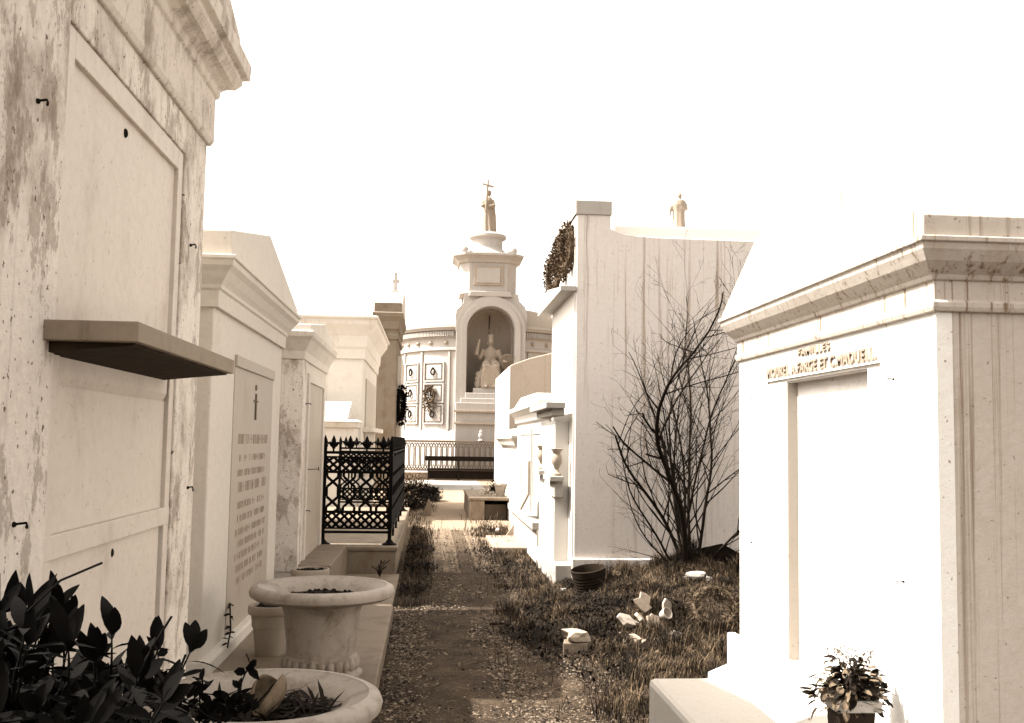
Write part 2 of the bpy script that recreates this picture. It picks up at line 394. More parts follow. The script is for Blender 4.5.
# ================================================================== TOMB 3
t3 = thing('small_gabled_tomb', 'smaller gabled tomb beside the iron railing with streaked corner and iron hooks', 'tomb', (-2.4, 11.3, 0), GAB)
F3 = -1.28
Y0, Y1 = 10.1, 12.4
b = MB(); b.box(F3-2.2, F3, Y0, Y1, 0, 2.5); b.build('wall', M['t3'], t3, bevel=.01)
b = MB(); b.box(F3-.5, F3+.012, Y0-.012, 10.36, .3, 2.38); b.build('pilaster', M['t1'], t3, bevel=.006)
b = MB(); b.box(F3-.02, F3+.006, 10.62, 12.0, .36, 2.18); b.build('marble_slab', M['t2slab'], t3, bevel=.003)
b = MB(); b.box(F3-.02, F3+.025, 10.53, 10.62, .36, 2.27); b.box(F3-.02, F3+.025, 12.0, 12.09, .36, 2.27); b.box(F3-.02, F3+.026, 10.62, 12.0, 2.18, 2.27)
b.build('slab_frame', M['t3'], t3, bevel=.006)
b = MB(); b.rim(F3-2.2, F3, Y0, Y1, [(0,2.38),(.02,2.38),(.03,2.46),(.045,2.49),(.085,2.57),(.11,2.60),(.12,2.65),(.10,2.66)]); b.build('cornice', M['t3'], t3, bevel=.004)
b = MB(); gable_prism(b, F3-2.3, F3+.09, [(Y0-.09,2.655),(Y1+.09,2.655),(Y1+.09,2.74),(11.25,2.86),(Y0-.09,2.72)]); b.build('pediment', M['t3'], t3, bevel=.008)
for y, z, L in ((10.45,1.95,.05),(10.6,1.28,.13),(10.55,.86,.06)): hook(t3, F3, y, z, 1, L, -.03 if L > .1 else .01, .9)
b = MB(); b.box(F3-.02, F3+.33, 10.15, 12.17, 0, .36); tag(b.build('stone_ledge', M['ledge'], bevel=.012), 'low tan stone ledge at the foot of the smaller gabled tomb', 'ledge')

# ================================================================== platform + railing
b = MB(); b.box(-3.4, -.38, 12.2, 19.3, -.1, .28); b.box(-3.4, -.36, 12.18, 19.32, .28, .33)
tag(b.build('grave_platform', M['ledge'], bevel=.012), 'raised stone platform under the black iron railing', 'platform')
def rail_panel(mb, p0, p1, z0):
    """cast iron tracery between p0 and p1"""
    p0 = Vector((*p0, 0)); p1 = Vector((*p1, 0)); L = (p1-p0).length; d = (p1-p0)/L; r = .018
    def P(t, z): q = p0 + d*t; return (q.x, q.y, z)
    def bar(t0, za, t1, zb, rr=None): mb.tube([P(t0, za), P(t1, zb)], rr or r, 5)
    for z, q in ((z0, .017), (z0+.045, .011), (z0+.24, .017), (z0+.72, .017), (z0+.90, .013), (z0+.955, .018)): bar(0, z, L, z, q)
    n = max(1, round(L/.2)); w = L/n
    for i in range(n):
        a = i*w; m = a + w/2
        # bottom lattice
        for u in (0, .5):
            bar(a+u*w, z0+.045, a+(u+.5)*w, z0+.14); bar(a+(u+.5)*w, z0+.045, a+u*w, z0+.14)
            bar(a+u*w, z0+.14, a+(u+.5)*w, z0+.235); bar(a+(u+.5)*w, z0+.14, a+u*w, z0+.235)
        # hexagons
        q = .068
        zz = [z0+.24, z0+.30, z0+.36, z0+.42, z0+.54, z0+.60, z0+.66, z0+.72]
        for sg in (-1, 1):
            bar(m+sg*q, zz[0], m+sg*q, zz[1]); bar(m+sg*q, zz[1], m, zz[2]); bar(m, zz[2], m+sg*q, zz[3]); bar(m+sg*q, zz[3], m+sg*q, zz[4])
            bar(m+sg*q, zz[4], m, zz[5]); bar(m, zz[5], m+sg*q, zz[6]); bar(m+sg*q, zz[6], m+sg*q, zz[7])
        # top diamonds
        for sg in (-1, 1):
            bar(m+sg*w/2, z0+.72, m, z0+.81); bar(m, z0+.81, m+sg*w/2, z0+.90)
            bar(m, z0+.72, m+sg*w/2, z0+.81); bar(m+sg*w/2, z0+.81, m, z0+.90)
def finial(mb, x, y, z, d):
    """fleur finial, d = direction of the fence"""
    d = Vector((*d, 0)).normalized()
    mb.tube([(x,y,z),(x,y,z+.05)], .012, 6)
    mb.ball((x,y,z+.055), (.024,.024,.014), 8, nz=5)
    mb.tube([(x,y,z+.05),(x,y,z+.10),(x,y,z+.15),(x,y,z+.205)], [.016,.036,.028,.006], 6)
    for sg in (-1, 1):
        q = lambda t, h: (x+d.x*t*sg, y+d.y*t*sg, z+h)
        mb.tube([q(0,.06), q(.028,.085), q(.05,.12), q(.066,.118), q(.07,.095)], [.012,.02,.018,.015,.008], 5)
fence = thing('iron_railing', 'black cast iron railing with fleur finials round a raised grave plot', 'railing', (-.9, 15.6, .33))
Z0 = .48
Fc = [(-1.27, 12.45), (-.47, 12.45), (-.47, 18.3), (-1.6, 18.3)]
nfin = 0
for k in range(3):
    a, c = Fc[k], Fc[k+1]
    b = MB(); rail_panel(b, a, c, Z0); b.build('railing_panel', M['iron'], fence, smooth=60)
    L = math.dist(a, c); n = max(1, round(L/.2)); dr = ((c[0]-a[0])/L, (c[1]-a[1])/L)
    for i in range(n):
        t = (i+.5)/n; b = MB(); finial(b, a[0]+(c[0]-a[0])*t, a[1]+(c[1]-a[1])*t, Z0+.955, dr)
        b.build('finial', M['iron'], fence, smooth=60)
for (x, y) in Fc:
    b = MB(); b.box(x-.022, x+.022, y-.022, y+.022, .36, 1.5); b.lathe((x,y,1.5), [(.03,0),(.034,.02),(.02,.04),(.03,.07),(.012,.12),(.002,.15)], 10)
    b.lathe((x,y,.33), [(.09,0),(.09,.012),(.05,.03),(.03,.06)], 8); b.build('post', M['iron'], fence, smooth=40)
for i in range(1, 5):
    y = 12.45 + i*1.17
    b = MB(); b.box(-.486, -.454, y-.016, y+.016, .33, 1.47); b.build('post', M['iron'], fence)

# ================================================================== TOMB 4 + low sunlit tomb
bk_ = thing('added_shade_tomb', 'unseen tall tomb added left of the iron railing, behind the smaller gabled tomb, to shade the plot', 'tomb', (-4, 14.6, 0))  # unseen block added to keep sun off the railing plot and path
b = MB(); b.box(-5.2, -2.95, 12.75, 16.3, 0, 3.95); b.build('wall', M['t3'], bk_, bevel=.02)
b = MB(); b.rim(-5.2, -2.95, 12.75, 16.3, [(0,3.7),(.05,3.75),(.08,3.9),(.08,3.98),(0,4.0)]); b.build('cornice', M['t3'], bk_, bevel=.01)
t4 = thing('hipped_tomb', 'tall chalky white tomb with flared cornice standing behind the railing', 'tomb', (-3.5, 23.5, 0), GAB)
b = MB(); b.box(-6, FX, 21, 26.2, 0, 3.7); b.build('wall', M['t4'], t4, bevel=.02)
b = MB(); b.rim(-6, FX, 21, 26.2, [(0,3.25),(.04,3.25),(.05,3.45),(.08,3.5),(.09,3.72),(.18,3.86),(.24,3.95),(.25,4.05),(.3,4.07),(.3,4.12),(.2,4.14)]); b.build('cornice', M['t4'], t4, bevel=.01)
b = MB(); b.box(-5.8, FX+.05, 21, 26, 4.13, 4.2); b.build('roof', M['t4'], t4)
b = MB(); b.box(FX-.02, FX+.03, 21.9, 25.4, .8, 2.9); b.build('marble_slab', M['t2slab'], t4, bevel=.01)
b = MB(); b.box(FX-.02, FX+.22, 21.4, 25.8, 1.75, 1.85); b.build('stone_shelf', M['t3'], t4, bevel=.01)
t4b = thing('low_tomb', 'low tomb with a sunlit sloping top between the railing and the chalky tomb', 'tomb', (-2.4, 19.9, 0))
b = MB(); b.box(-3.2, -1.45, 19.5, 20.6, 0, 1.85); b.build('wall', M['t4'], t4b, bevel=.01)
b = MB(); b.rim(-3.2, -1.45, 19.5, 20.6, [(0,1.8),(.05,1.82),(.07,1.9),(.09,1.93),(.05,1.97)]); b.build('cornice', M['t4'], t4b, bevel=.01)
b = MB(); b.prism([(19.5,1.97),(20.6,1.97),(20.6,2.35)], 'x', -3.15, -1.6); b.build('roof', M['bigw'], t4b, bevel=.01)

# ================================================================== TOMB 5 brown
t5 = thing('brown_tomb', 'dark brown stone tomb with arched pediment, its cross rising against the sky', 'tomb', (-1.6, 34, 0), None)
b = MB(); b.box(-1.85, -1.15, 33, 37, 0, 5.0); b.build('wall', M['t5'], t5, bevel=.02)
b = MB(); b.box(-5, -1.85, 33.3, 36.8, 0, 4.0); b.build('side_wall', M['t5'], t5, bevel=.02)
b = MB(); b.rim(-1.8, -1.15, 33, 37, [(0,4.85),(.05,4.86),(.06,5.0),(.0,5.05),(.0,5.15),(.06,5.2),(.08,5.45),(.16,5.6),(.18,5.72),(.12,5.75),(.12,6.05),(.0,6.06)]); b.build('cornice', M['t5'], t5, bevel=.01)
b = MB(); pts = [(33.0,5.74)]+[(35-2*math.cos(a*math.pi/12), 5.9+.75*math.sin(a*math.pi/12)) for a in range(13)]+[(37,5.74)]
b.prism(pts, 'x', -1.55, -1.0); b.build('pediment', M['t4'], t5, bevel=.01)
b = MB(); b.box(-1.5,-1.15,34.6,35.0,6.4,6.7); b.prism([(-1.38,6.7),(-1.26,6.7),(-1.26,7.0),(-1.18,7.0),(-1.18,7.1),(-1.26,7.1),(-1.26,7.35),(-1.36,7.35),(-1.36,7.1),(-1.43,7.1),(-1.43,7.0),(-1.37,7.0)], 'y', 34.7, 34.85); b.build('cross', M['far'], t5, bevel=.01)
for z in (3.0,):
    b = MB(); b.box(-1.16, -1.02, 34, 36, .8, 4.4); b.build('marble_slab', M['t4'], t5, bevel=.01)

def wreath_mb(c, r, th, n, nrm, rnd, L=.07, W=.03, sq=1.0, drop=0):
    mb = MB(); nrm = Vector(nrm).normalized(); u = nrm.orthogonal().normalized()
    u = Vector((0,0,1)) - nrm*nrm.z; u.normalize(); w = nrm.cross(u)
    c = Vector(c)
    pts = [c + u*math.cos(a*math.pi/10)*r*sq + w*math.sin(a*math.pi/10)*r for a in range(21)]
    mb.tube(pts, th*.45, 6, cap=False)
    for i in range(n):
        a = rnd.uniform(0, 2*math.pi); q = rnd.uniform(0, 2*math.pi)
        rad = u*math.cos(a)*sq + w*math.sin(a)
        o = rad*math.cos(q)*th + nrm*math.sin(q)*th
        p = c + rad*r + o*.5
        if p.z < c.z and drop: p.z -= rnd.random()*drop
        mb.leaf(p, o.normalized() + Vector((rnd.uniform(-.8,.8), rnd.uniform(-.8,.8), rnd.uniform(-.8,.8))), (rnd.uniform(-1,1), rnd.uniform(-1,1), rnd.uniform(-1,1)), L*rnd.uniform(.6,1.3), W*rnd.uniform(.7,1.3))
    return mb
rnd = random.Random(11)
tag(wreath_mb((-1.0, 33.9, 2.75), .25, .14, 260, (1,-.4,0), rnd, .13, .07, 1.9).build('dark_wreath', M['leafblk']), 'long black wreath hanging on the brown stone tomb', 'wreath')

# ================================================================== SOCIETY TOMB
CX, CY, RR = 2.45, 47.0, 3.9
st = thing('round_monument', 'great round society tomb with statue niche at the end of the path', 'monument', (CX, CY, 0))
A0_, A1_ = R(270+17.5), R(270+360-17.5)
b = MB(); b.lathe_arc((CX,CY,0), [(RR+.35,0),(RR+.35,1.75),(RR+.3,1.85),(RR+.3,1.95),(RR+.05,2.0),(RR,2.05),(RR,5.5),(RR-.3,5.5)], A0_, A1_); b.build('drum_wall', M['far'], st, smooth=35)
b = MB(); b.lathe_arc((CX,CY,0), [(RR-.2,5.45),(RR+.05,5.47),(RR+.1,5.5),(RR+.1,5.6),(RR+.02,5.62),(RR+.02,6.02),(RR+.1,6.04),(RR+.1,6.32),(RR+.24,6.35),(RR+.28,6.42),(RR+.34,6.46),(RR+.34,6.55),(RR-.2,6.6)], A0_, A1_); b.build('entablature', M['far'], st, smooth=35)
for side in (0, 1):
    b = MB()
    for k in range(57):
        a = R((180 if not side else 292)+k*1.2)
        c = (CX+math.cos(a)*(RR+.15), CY+math.sin(a)*(RR+.15), 6.19); b.obox(c, (.07,.024,.10), Matrix.Rotation(a, 3, 'Z'))
    b.build('dentil_band', M['far'], st)
for k in range(16):
    a = R(184+k*11.5)
    if abs(k*11.5+4-90) < 24: continue
    c = (CX+math.cos(a)*(RR+.04), CY+math.sin(a)*(RR+.04), 5.82)
    b = MB(); b.ball(c, (.1,.1,.085), 10); b.build('frieze_boss', M['fardk'], st, smooth=90)
b = MB(); b.lathe_arc((CX,CY,0), [(RR-.1,6.56),(RR-.25,6.9),(RR-.6,7.3),(RR-1.2,7.5),(RR-2.0,7.6),(.3,7.65)], A0_, A1_); b.build('dome', M['fardk'], st, smooth=60)
def on_drum(deg, r, z): a = R(270+deg); return Vector((CX+math.cos(a)*r, CY+math.sin(a)*r, z)), Matrix.Rotation(a, 3, 'Z')
for deg in (-79,-58,-37,37,58,79):
    for z in (2.72,3.64,4.56):
        b = MB()
        # frame made of curved strips: four boxes
        w = R(7.6)*RR
        c, Mx = on_drum(deg, RR+.03, z)
        for (dy, dz, hy, hz) in ((0,.40,w,.03),(0,-.40,w,.03),(-w,0,.03,.43),(w,0,.03,.43)):
            b.obox(c + Mx @ Vector((-.03,dy,dz)), (.06,hy,hz), Mx)
        fr = b.build('vault_panel', M['far'], st, bevel=.008)
        b = MB(); b.obox(c + Mx @ Vector((-.035,0,0)), (.05,w-.12,.30), Mx); b.build('vault_tablet', M['far'], fr, bevel=.01)
        b = MB()
        cc = c + Mx @ Vector((.06,0,-.0))
        b.tube([cc + Mx @ Vector((.02, math.sin(t*math.pi/6)*.11, math.cos(t*math.pi/6)*.13)) for t in range(13)], .032, 6, cap=False)
        b.ball(tuple(cc + Mx @ Vector((.02,0,.14))), .06, 8)
        b.build('ring_handle', M['nail'], fr, smooth=90)
for deg in (-90,-68.5,-47.5,-26,26,47.5,68.5,90):
    c, Mx = on_drum(deg, RR+.03, 3.75); b = MB(); b.obox(c, (.035,.05,1.7), Mx); b.build('pilaster', M['far'], st, bevel=.01)
# pier with arch
AX, AZ, AR, AO = 2.47, 6.30, 1.02, 1.47
PY = 42.7
def arch_pts(r, n=20): return [(AX + r*math.cos(math.pi - math.pi*i/n), AZ + r*math.sin(math.pi*i/n)) for i in range(n+1)]
o_, i_ = arch_pts(AO), arch_pts(AR)
for (ya, yb, pp, mm, nm) in ((PY, PY+1.0, 0, M['far'], 'pier'), (PY-.08, PY, .12, M['far'], 'arch_moulding')):
    ro = AO if not pp else AO-.03; ri = AR if not pp else AR+.02
    outer = [(AX-ro, 1.9)] + arch_pts(ro) + [(AX+ro, 1.9)]; inner = [(AX-ri, 1.9)] + arch_pts(ri) + [(AX+ri, 1.9)]
    if pp: inner = [(AX-ri-.0, 1.9)] + arch_pts(ri) + [(AX+ri+.0, 1.9)]; outer = [(AX-ri-.22, 1.9)] + arch_pts(ri+.22) + [(AX+ri+.22, 1.9)]
    b = MB(); n = len(outer); vs = []
    for y in (ya, yb):
        vs += [(p[0], y, p[1]) for p in outer] + [(p[0], y, p[1]) for p in inner]
    fs = []
    for k in range(n-1):
        fs += [(k, k+1, n+k+1, n+k), (2*n+k, 3*n+k, 3*n+k+1, 2*n+k+1), (k, 2*n+k, 2*n+k+1, k+1), (n+k, n+k+1, 3*n+k+1, 3*n+k)]
    fs += [(0, n, 3*n, 2*n), (n-1, 3*n-1, 4*n-1, 2*n-1)]
    b.add(vs, fs); b.build(nm, mm, st, smooth=35)
b = MB(); rs = []    # niche: half cylinder and quarter dome
for k in range(26):
    ring = []
    if k < 10: z = 1.9 + (AZ-1.9)*k/9; rr2 = 1.0
    else: t = (k-9)/16*math.pi/2; z = AZ + AR*math.sin(t); rr2 = max(.002, math.cos(t))
    for i in range(25):
        a = math.pi*i/24
        ring.append((AX + AR*rr2*math.cos(a), PY+.9 + AR*rr2*.8*math.sin(a), z))
    rs.append(ring)
b.rings(rs, closed=False, cap=False); b.build('niche', M['fardk'], st, smooth=60, recalc=False, thick=.06)
b = MB(); b.box(AX-1.0, AX+1.0, PY+1.72, PY+1.78, 4.98, 5.03); b.tube([(AX, PY+1.66, 5.0),(AX, PY+1.66, 6.5),(AX, PY+1.2, 7.1)], .02, 5); b.build('niche_joint', M['nail'], st)
b = MB(); b.prism([(AX-1.47,0),(AX+1.47,0),(AX+1.5,6.9),(AX+1.5,7.1),(AX+1.25,7.5),(AX+1.2,8.0),(AX-1.2,8.0),(AX-1.25,7.5),(AX-1.5,7.1),(AX-1.5,6.9)], 'y', PY+1.9, PY+3.4); b.build('pier_back', M['far'], st, bevel=.02)
pts = [(AX-1.5,6.3),(AX-1.52,6.9),(AX-1.48,7.15)] + [(AX-1.2,7.45),(AX-1.15,7.9),(AX+1.15,7.9),(AX+1.2,7.6),(AX+1.45,7.35),(AX+1.55,7.0),(AX+1.5,6.3)]
hole = arch_pts(AO-.05)
b = MB(); b.prism(pts + hole[::-1], 'y', PY+.12, PY+1.9) ; b.build('arch_shoulder', M['far'], st)
b = MB(); b.prism([(AX-1.0,7.75),(AX+.9,7.75),(AX+.8,7.98),(AX-.9,7.98)], 'y', PY-.02, PY+1.9); b.build('arch_crest', M['far'], st, bevel=.03)
# attic
def octa(mb, cx, cy, w, c, z0, z1, prof=None):
    def ring(w, z, c=c): return [(cx-w+c,cy-w,z),(cx+w-c,cy-w,z),(cx+w,cy-w+c,z),(cx+w,cy+w-c,z),(cx+w-c,cy+w,z),(cx-w+c,cy+w,z),(cx-w,cy+w-c,z),(cx-w,cy-w+c,z)]
    if prof: mb.rings([ring(w+o, z, c*(w+o)/w) for o, z in prof])
    else: mb.rings([ring(w, z0), ring(w, z1)])
AC = (2.33, PY+1.35)
b = MB(); octa(b, *AC, 1.22, .4, 7.9, 9.3); b.build('attic', M['far'], st, bevel=.02)
b = MB(); b.box(AC[0]-.62, AC[0]+.62, AC[1]-1.27, AC[1]-1.2, 8.25, 9.1); b.build('attic_panel', M['fardk'], st, bevel=.01)
b = MB(); b.box(AC[0]-.5, AC[0]+.5, AC[1]-1.30, AC[1]-1.25, 8.35, 9.0); b.build('attic_tablet', M['far'], st, bevel=.01)
b = MB(); octa(b, *AC, 1.22, .4, 0, 0, [(0,9.22),(.06,9.25),(.1,9.36),(.22,9.48),(.30,9.52),(.31,9.62),(.1,9.66)]); b.build('attic_cornice', M['far'], st, bevel=.01)
b = MB(); b.lathe((*AC,0), [(1.0,9.6),(.98,9.75),(.85,9.85),(.72,9.98),(.66,10.05),(.66,10.4),(.7,10.45),(.76,10.47),(.82,10.52),(.82,10.62),(.72,10.7),(.5,10.75)], 48); b.build('pedestal', M['far'], st, smooth=35)
for sx in (-1, 1):
    b = MB(); b.ball((AC[0]+sx*1.05, AC[1]-1.1, 9.78), (.17,.14,.2), 10); b.ball((AC[0]+sx*.85, AC[1]-1.15, 9.70), (.16,.1,.1), 10); b.build('acroterion', M['far'], st, smooth=90)
# stepped base of niche
for k, (x0, x1, y0, z0, z1) in enumerate(((1.0,3.95,41.9,0,3.18),(1.22,3.95,42.25,3.18,3.38),(1.42,3.95,42.5,3.38,3.62),(1.75,3.95,42.72,3.62,3.84))):
    b = MB(); b.box(x0, x1, y0, PY+1.0-k*.03, z0, z1); b.build('pedestal_step', M['far'], st, bevel=.02)
for k, z in enumerate((2.28, 2.78)):
    b = MB(); b.box(.93-.0, 4.0, 41.78, 41.9, z, z+.09); b.build('string_course', M['fardk'], st, bevel=.01)
# seated statue
ss = MB(); sx, sy, sz = 2.50, PY+.55, 3.84
ss.box(sx-.45, sx+.45, sy-.1, sy+.5, sz, sz+.95)                              # throne
ss.ball((sx, sy+.05, sz+1.42), (.30,.2,.42), 14)                              # torso
ss.tube([(sx, sy+.05, sz+1.7),(sx, sy, sz+1.92)], [.12,.09], 10)
ss.ball((sx+.0, sy-.05, sz+2.05), (.13,.15,.18), 12)                          # head
ss.tube([(sx, sy, sz+2.16),(sx, sy, sz+2.34)], [.12,.14], 10)   # crown
for q in (-1, 1):
    ss.tube([(sx+q*.16, sy+.05, sz+1.05),(sx+q*.22, sy-.42, sz+1.0)], [.21,.17], 12)
    ss.tube([(sx+q*.22, sy-.42, sz+1.0),(sx+q*.2, sy-.38, sz+.5),(sx+q*.2, sy-.42, sz+.05)], [.17,.16,.2], 12)
    ss.ball((sx+q*.2, sy-.58, sz+.07), (.07,.14,.06), 8)
    ss.tube([(sx+q*.10, sy+.06, sz+2.08),(sx+q*.13, sy+.08, sz+1.9)], [.06,.07], 8)
for i in range(7):   # robe folds
    x = sx - .36 + i*.12
    ss.tube([(x*.6+sx*.4, sy-.5, sz+1.0),(x, sy-.52, sz+.5),(x+.02, sy-.5, sz+.0)], [.05,.07,.08], 6)
ss.tube([(sx-.3, sy, sz+1.68),(sx-.48, sy-.08, sz+1.3),(sx-.62, sy-.25, sz+1.45),(sx-.52, sy-.35, sz+1.95)], [.12,.11,.09,.05], 10)
ss.ball((sx-.51, sy-.36, sz+2.02), (.06,.04,.09), 8)
ss.tube([(sx+.3, sy, sz+1.68),(sx+.46, sy-.02, sz+1.28),(sx+.6, sy-.3, sz+1.15)], [.12,.11,.07], 10)
ss.ball((sx+.66, sy-.33, sz+1.14), (.07,.09,.05), 8)
ss.tube([(sx-.35, sy-.3, sz+.8),(sx-.5, sy-.3, sz+.3),(sx-.55, sy-.3, sz+0)], [.1,.13,.14], 8)
for v in range(3): ss.ball((sx-.56+v*.03, sy-.25, sz+.2+v*.2), (.16,.12,.14), 8)
so = ss.build('seated_statue', M['statue'], remesh=.03)
tag(so, 'crowned robed stone figure seated in the arched niche, one arm raised', 'statue')
b = MB(); b.obox((sx+.72, sy-.22, sz+1.08), (.0001,.0001,.0001), Matrix.Identity(3))
b = MB()
b.lathe((0,0,0), [(.34,0),(.36,.04),(.32,.08),(.26,.06),(.1,.09),(.01,.1)], 24)
Mt = Matrix.Rotation(R(100), 3, 'X'); b.v = [tuple(Mt @ Vector(v) + Vector((sx+.72, sy-.18, sz+1.15))) for v in b.v]
b.build('round_shield', M['t5'], so, smooth=50)
# standing statue with cross
ts = MB(); tx, ty, tz = AC[0]-.02, AC[1], 10.74
def robe(r, z, a): return r*(1 + .10*math.sin(a*9 + z*1.5)*(1 - z/1.6) + .04*math.sin(a*5))
ts.lathe((tx, ty, tz), [(.34,0),(.30,.1),(.26,.5),(.23,.95),(.20,1.2),(.22,1.45),(.18,1.6),(.09,1.68),(.07,1.75)], 48, robe)
ts.ball((tx+.02, ty-.03, tz+1.85), (.10,.12,.14), 12); ts.ball((tx+.04, ty+.04, tz+1.84), (.12,.1,.15), 12)
ts.tube([(tx-.2, ty, tz+1.5),(tx-.26, ty-.15, tz+1.2),(tx-.08, ty-.32, tz+1.3)], [.09,.08,.05], 10)
ts.tube([(tx+.2, ty, tz+1.5),(tx+.27, ty-.12, tz+1.25),(tx+.02, ty-.32, tz+1.15)], [.09,.09,.05], 10)
ts.tube([(tx+.22, ty-.05, tz+1.4),(tx+.27, ty-.05, tz+.8),(tx+.3, ty, tz+.05)], [.07,.1,.12], 8)
to = ts.build('robed_statue', M['statue'], remesh=.025)
tag(to, 'robed stone figure holding a cross atop the round monument', 'statue')
b = MB(); b.tube([(tx-.12, ty-.34, tz+.9),(tx-.02, ty-.36, tz+2.34)], .045, 6); b.tube([(tx-.28, ty-.36, tz+2.16),(tx+.23, ty-.36, tz+2.02)], .045, 6); b.build('cross', M['statue'], to)
rnd = random.Random(5)
c, Mx = on_drum(-38, RR+.2, 3.55)
tag(wreath_mb(c, .24, .13, 300, (-.6,-.8,0), rnd, .10, .06, 1.2, .45).build('drooping_wreath', M['wreath']), 'shaggy dried wreath drooping over the middle vault panel of the round monument', 'wreath')

# balustrade before the monument
bal = thing('iron_balustrade', 'pale low iron balustrade in front of the round monument', 'balustrade', (.9, 41.4, 0))
b = MB(); b.box(-2.6, 4.2, 41.2, 41.75, -.05, .30); b.build('plinth', M['ledge'], bal, bevel=.02)
b = MB(); b.box(-2.6, 4.2, 41.36, 41.46, 1.52, 1.60); b.box(-2.6, 4.2, 41.38, 41.44, .36, .42); b.build('rail', M['lightiron'], bal, bevel=.01)
n = 31
for i in range(n):
    x = -2.5 + i*.22; b = MB(); y = 41.41
    for sg in (-1, 1):
        b.tube([(x, y, .42),(x+sg*.08, y, .56),(x+sg*.08, y, 1.35),(x, y, 1.50)], .026, 5)
    b.tube([(x-.11, y, 1.5),(x, y, 1.30),(x+.11, y, 1.5)], .024, 5); b.tube([(x-.11, y, .42),(x, y, .62),(x+.11, y, .42)], .024, 5)
    b.build('baluster', M['lightiron'], bal, smooth=60)
b = MB(); b.lathe((2.05+.0, 41.41, 1.6), [(.12,0),(.12,.04),(.05,.08),(.10,.18),(.11,.26),(.05,.34),(.07,.38),(.02,.46)], 14); b.build('urn_finial', M['far'], bal, smooth=50)
# bench
bn = thing('garden_bench', 'long dark bench backing onto the pale balustrade', 'bench', (1.2, 40.7, 0))
b = MB(); b.box(-.2, 2.75, 40.95, 41.02, .78, .97); b.build('backrest', M['wood'], bn, bevel=.01)
b = MB(); b.box(-.1, 2.7, 40.4, 40.9, .42, .49); b.build('seat', M['wood'], bn, bevel=.01)
for x in (-.05, 1.15, 2.6):
    b = MB(); b.tube([(x, 40.45, 0),(x, 40.5, .42),(x, 40.9, .42),(x, 41.0, .95)], .04, 6); b.tube([(x, 41.05, 0),(x, 40.9, .42)], .04, 6); b.build('leg', M['wood'], bn, smooth=60)
b = MB(); b.box(-.05, 2.65, 40.55, 40.6, .08, .40); b.build('underseat_shade', M['wood'], bn, bevel=.005)  # dark board put in for the shade under the seat

# ================================================================== RIGHT ROW
# tall tomb with plain end wall (tan) far
gt = thing('tall_plain_tomb', 'plain tall tomb end with a sloping top in front of the round monument', 'tomb', (3.2, 27, 0))
b = MB(); b.prism([(1.9,0),(1.9,3.45),(2.35,3.62),(3.4,3.9),(5,3.5),(5,0)], 'y', 24.3, 29.5); b.build('wall', M['fardk'], gt, bevel=.02)
b = MB(); b.box(1.87, 1.9, 24.3, 29.5, 0, 3.42); b.build('facing', M['bigw'], gt)
# small white tomb at 18.8-23
sw = thing('low_white_tomb', 'lowest white tomb in the right row with a flat moulded top', 'tomb', (2.6, 21, 0), GAB)
b = MB(); b.box(1.62, 3.6, 18.8, 23, 0, 1.6); b.build('wall', M['bigw'], sw, bevel=.02)
b = MB(); b.rim(1.62, 3.6, 18.8, 23, [(0,1.5),(.06,1.53),(.1,1.62),(.14,1.66),(.14,1.72),(0,1.85)]); b.build('cornice', M['bigw'], sw, bevel=.01)
# two-panel white tomb
pw = thing('panelled_tomb', 'white tomb with tall double panels and a projecting sill beside the big streaked wall', 'tomb', (2.6, 15.6, 0), GAB)
b = MB(); b.box(1.56, 3.8, 13.35, 18.2, 0, 2.0); b.build('wall', M['bigw'], pw, bevel=.02)
b = MB(); b.rim(1.56, 3.8, 13.35, 18.2, [(0,1.9),(.04,1.92),(.06,2.02),(.12,2.08),(.16,2.1),(.16,2.16),(.1,2.18)]); b.build('cornice', M['bigw'], pw, bevel=.01)
b = MB(); gable_prism(b, 1.5, 3.8, [(13.3,2.17),(18.2,2.17),(18.2,2.22),(17.0,2.34),(14.6,2.31),(13.3,2.22)]); b.build('pediment', M['bigw'], pw, bevel=.02)
for y0, y1 in ((13.7, 15.3), (15.45, 17.3)):
    b = MB(); b.box(1.535, 1.56, y0, y0+.09, .55, 1.8); b.box(1.535, 1.56, y1-.09, y1, .55, 1.8); b.box(1.535, 1.56, y0+.09, y1-.09, 1.71, 1.8)
    b.build('panel_frame', M['slabw'], pw, bevel=.005)
    b = MB(); b.box(1.55, 1.562, y0+.09, y1-.09, .55, 1.71); b.build('panel', M['bigw'], pw)
b = MB(); b.box(1.36, 1.56, 13.4, 17.6, .44, .54); b.build('sill', M['slabw'], pw, bevel=.01)
b = MB(); b.box(1.42, 1.56, 13.4, 17.5, 0, .44); b.build('plinth', M['t3'], pw, bevel=.01)
# added plate in place of the diagonal shadow across the door panels
b = MB(); b.prism([(13.45,.9),(13.45,1.35),(14.6,1.0),(14.6,.62)], 'x', 1.30, 1.335)
tag(b.build('panel_shadow_plate', M['t2slab'], bevel=.005), 'tan tablet leaning on the sill of the panelled tomb', 'plate')

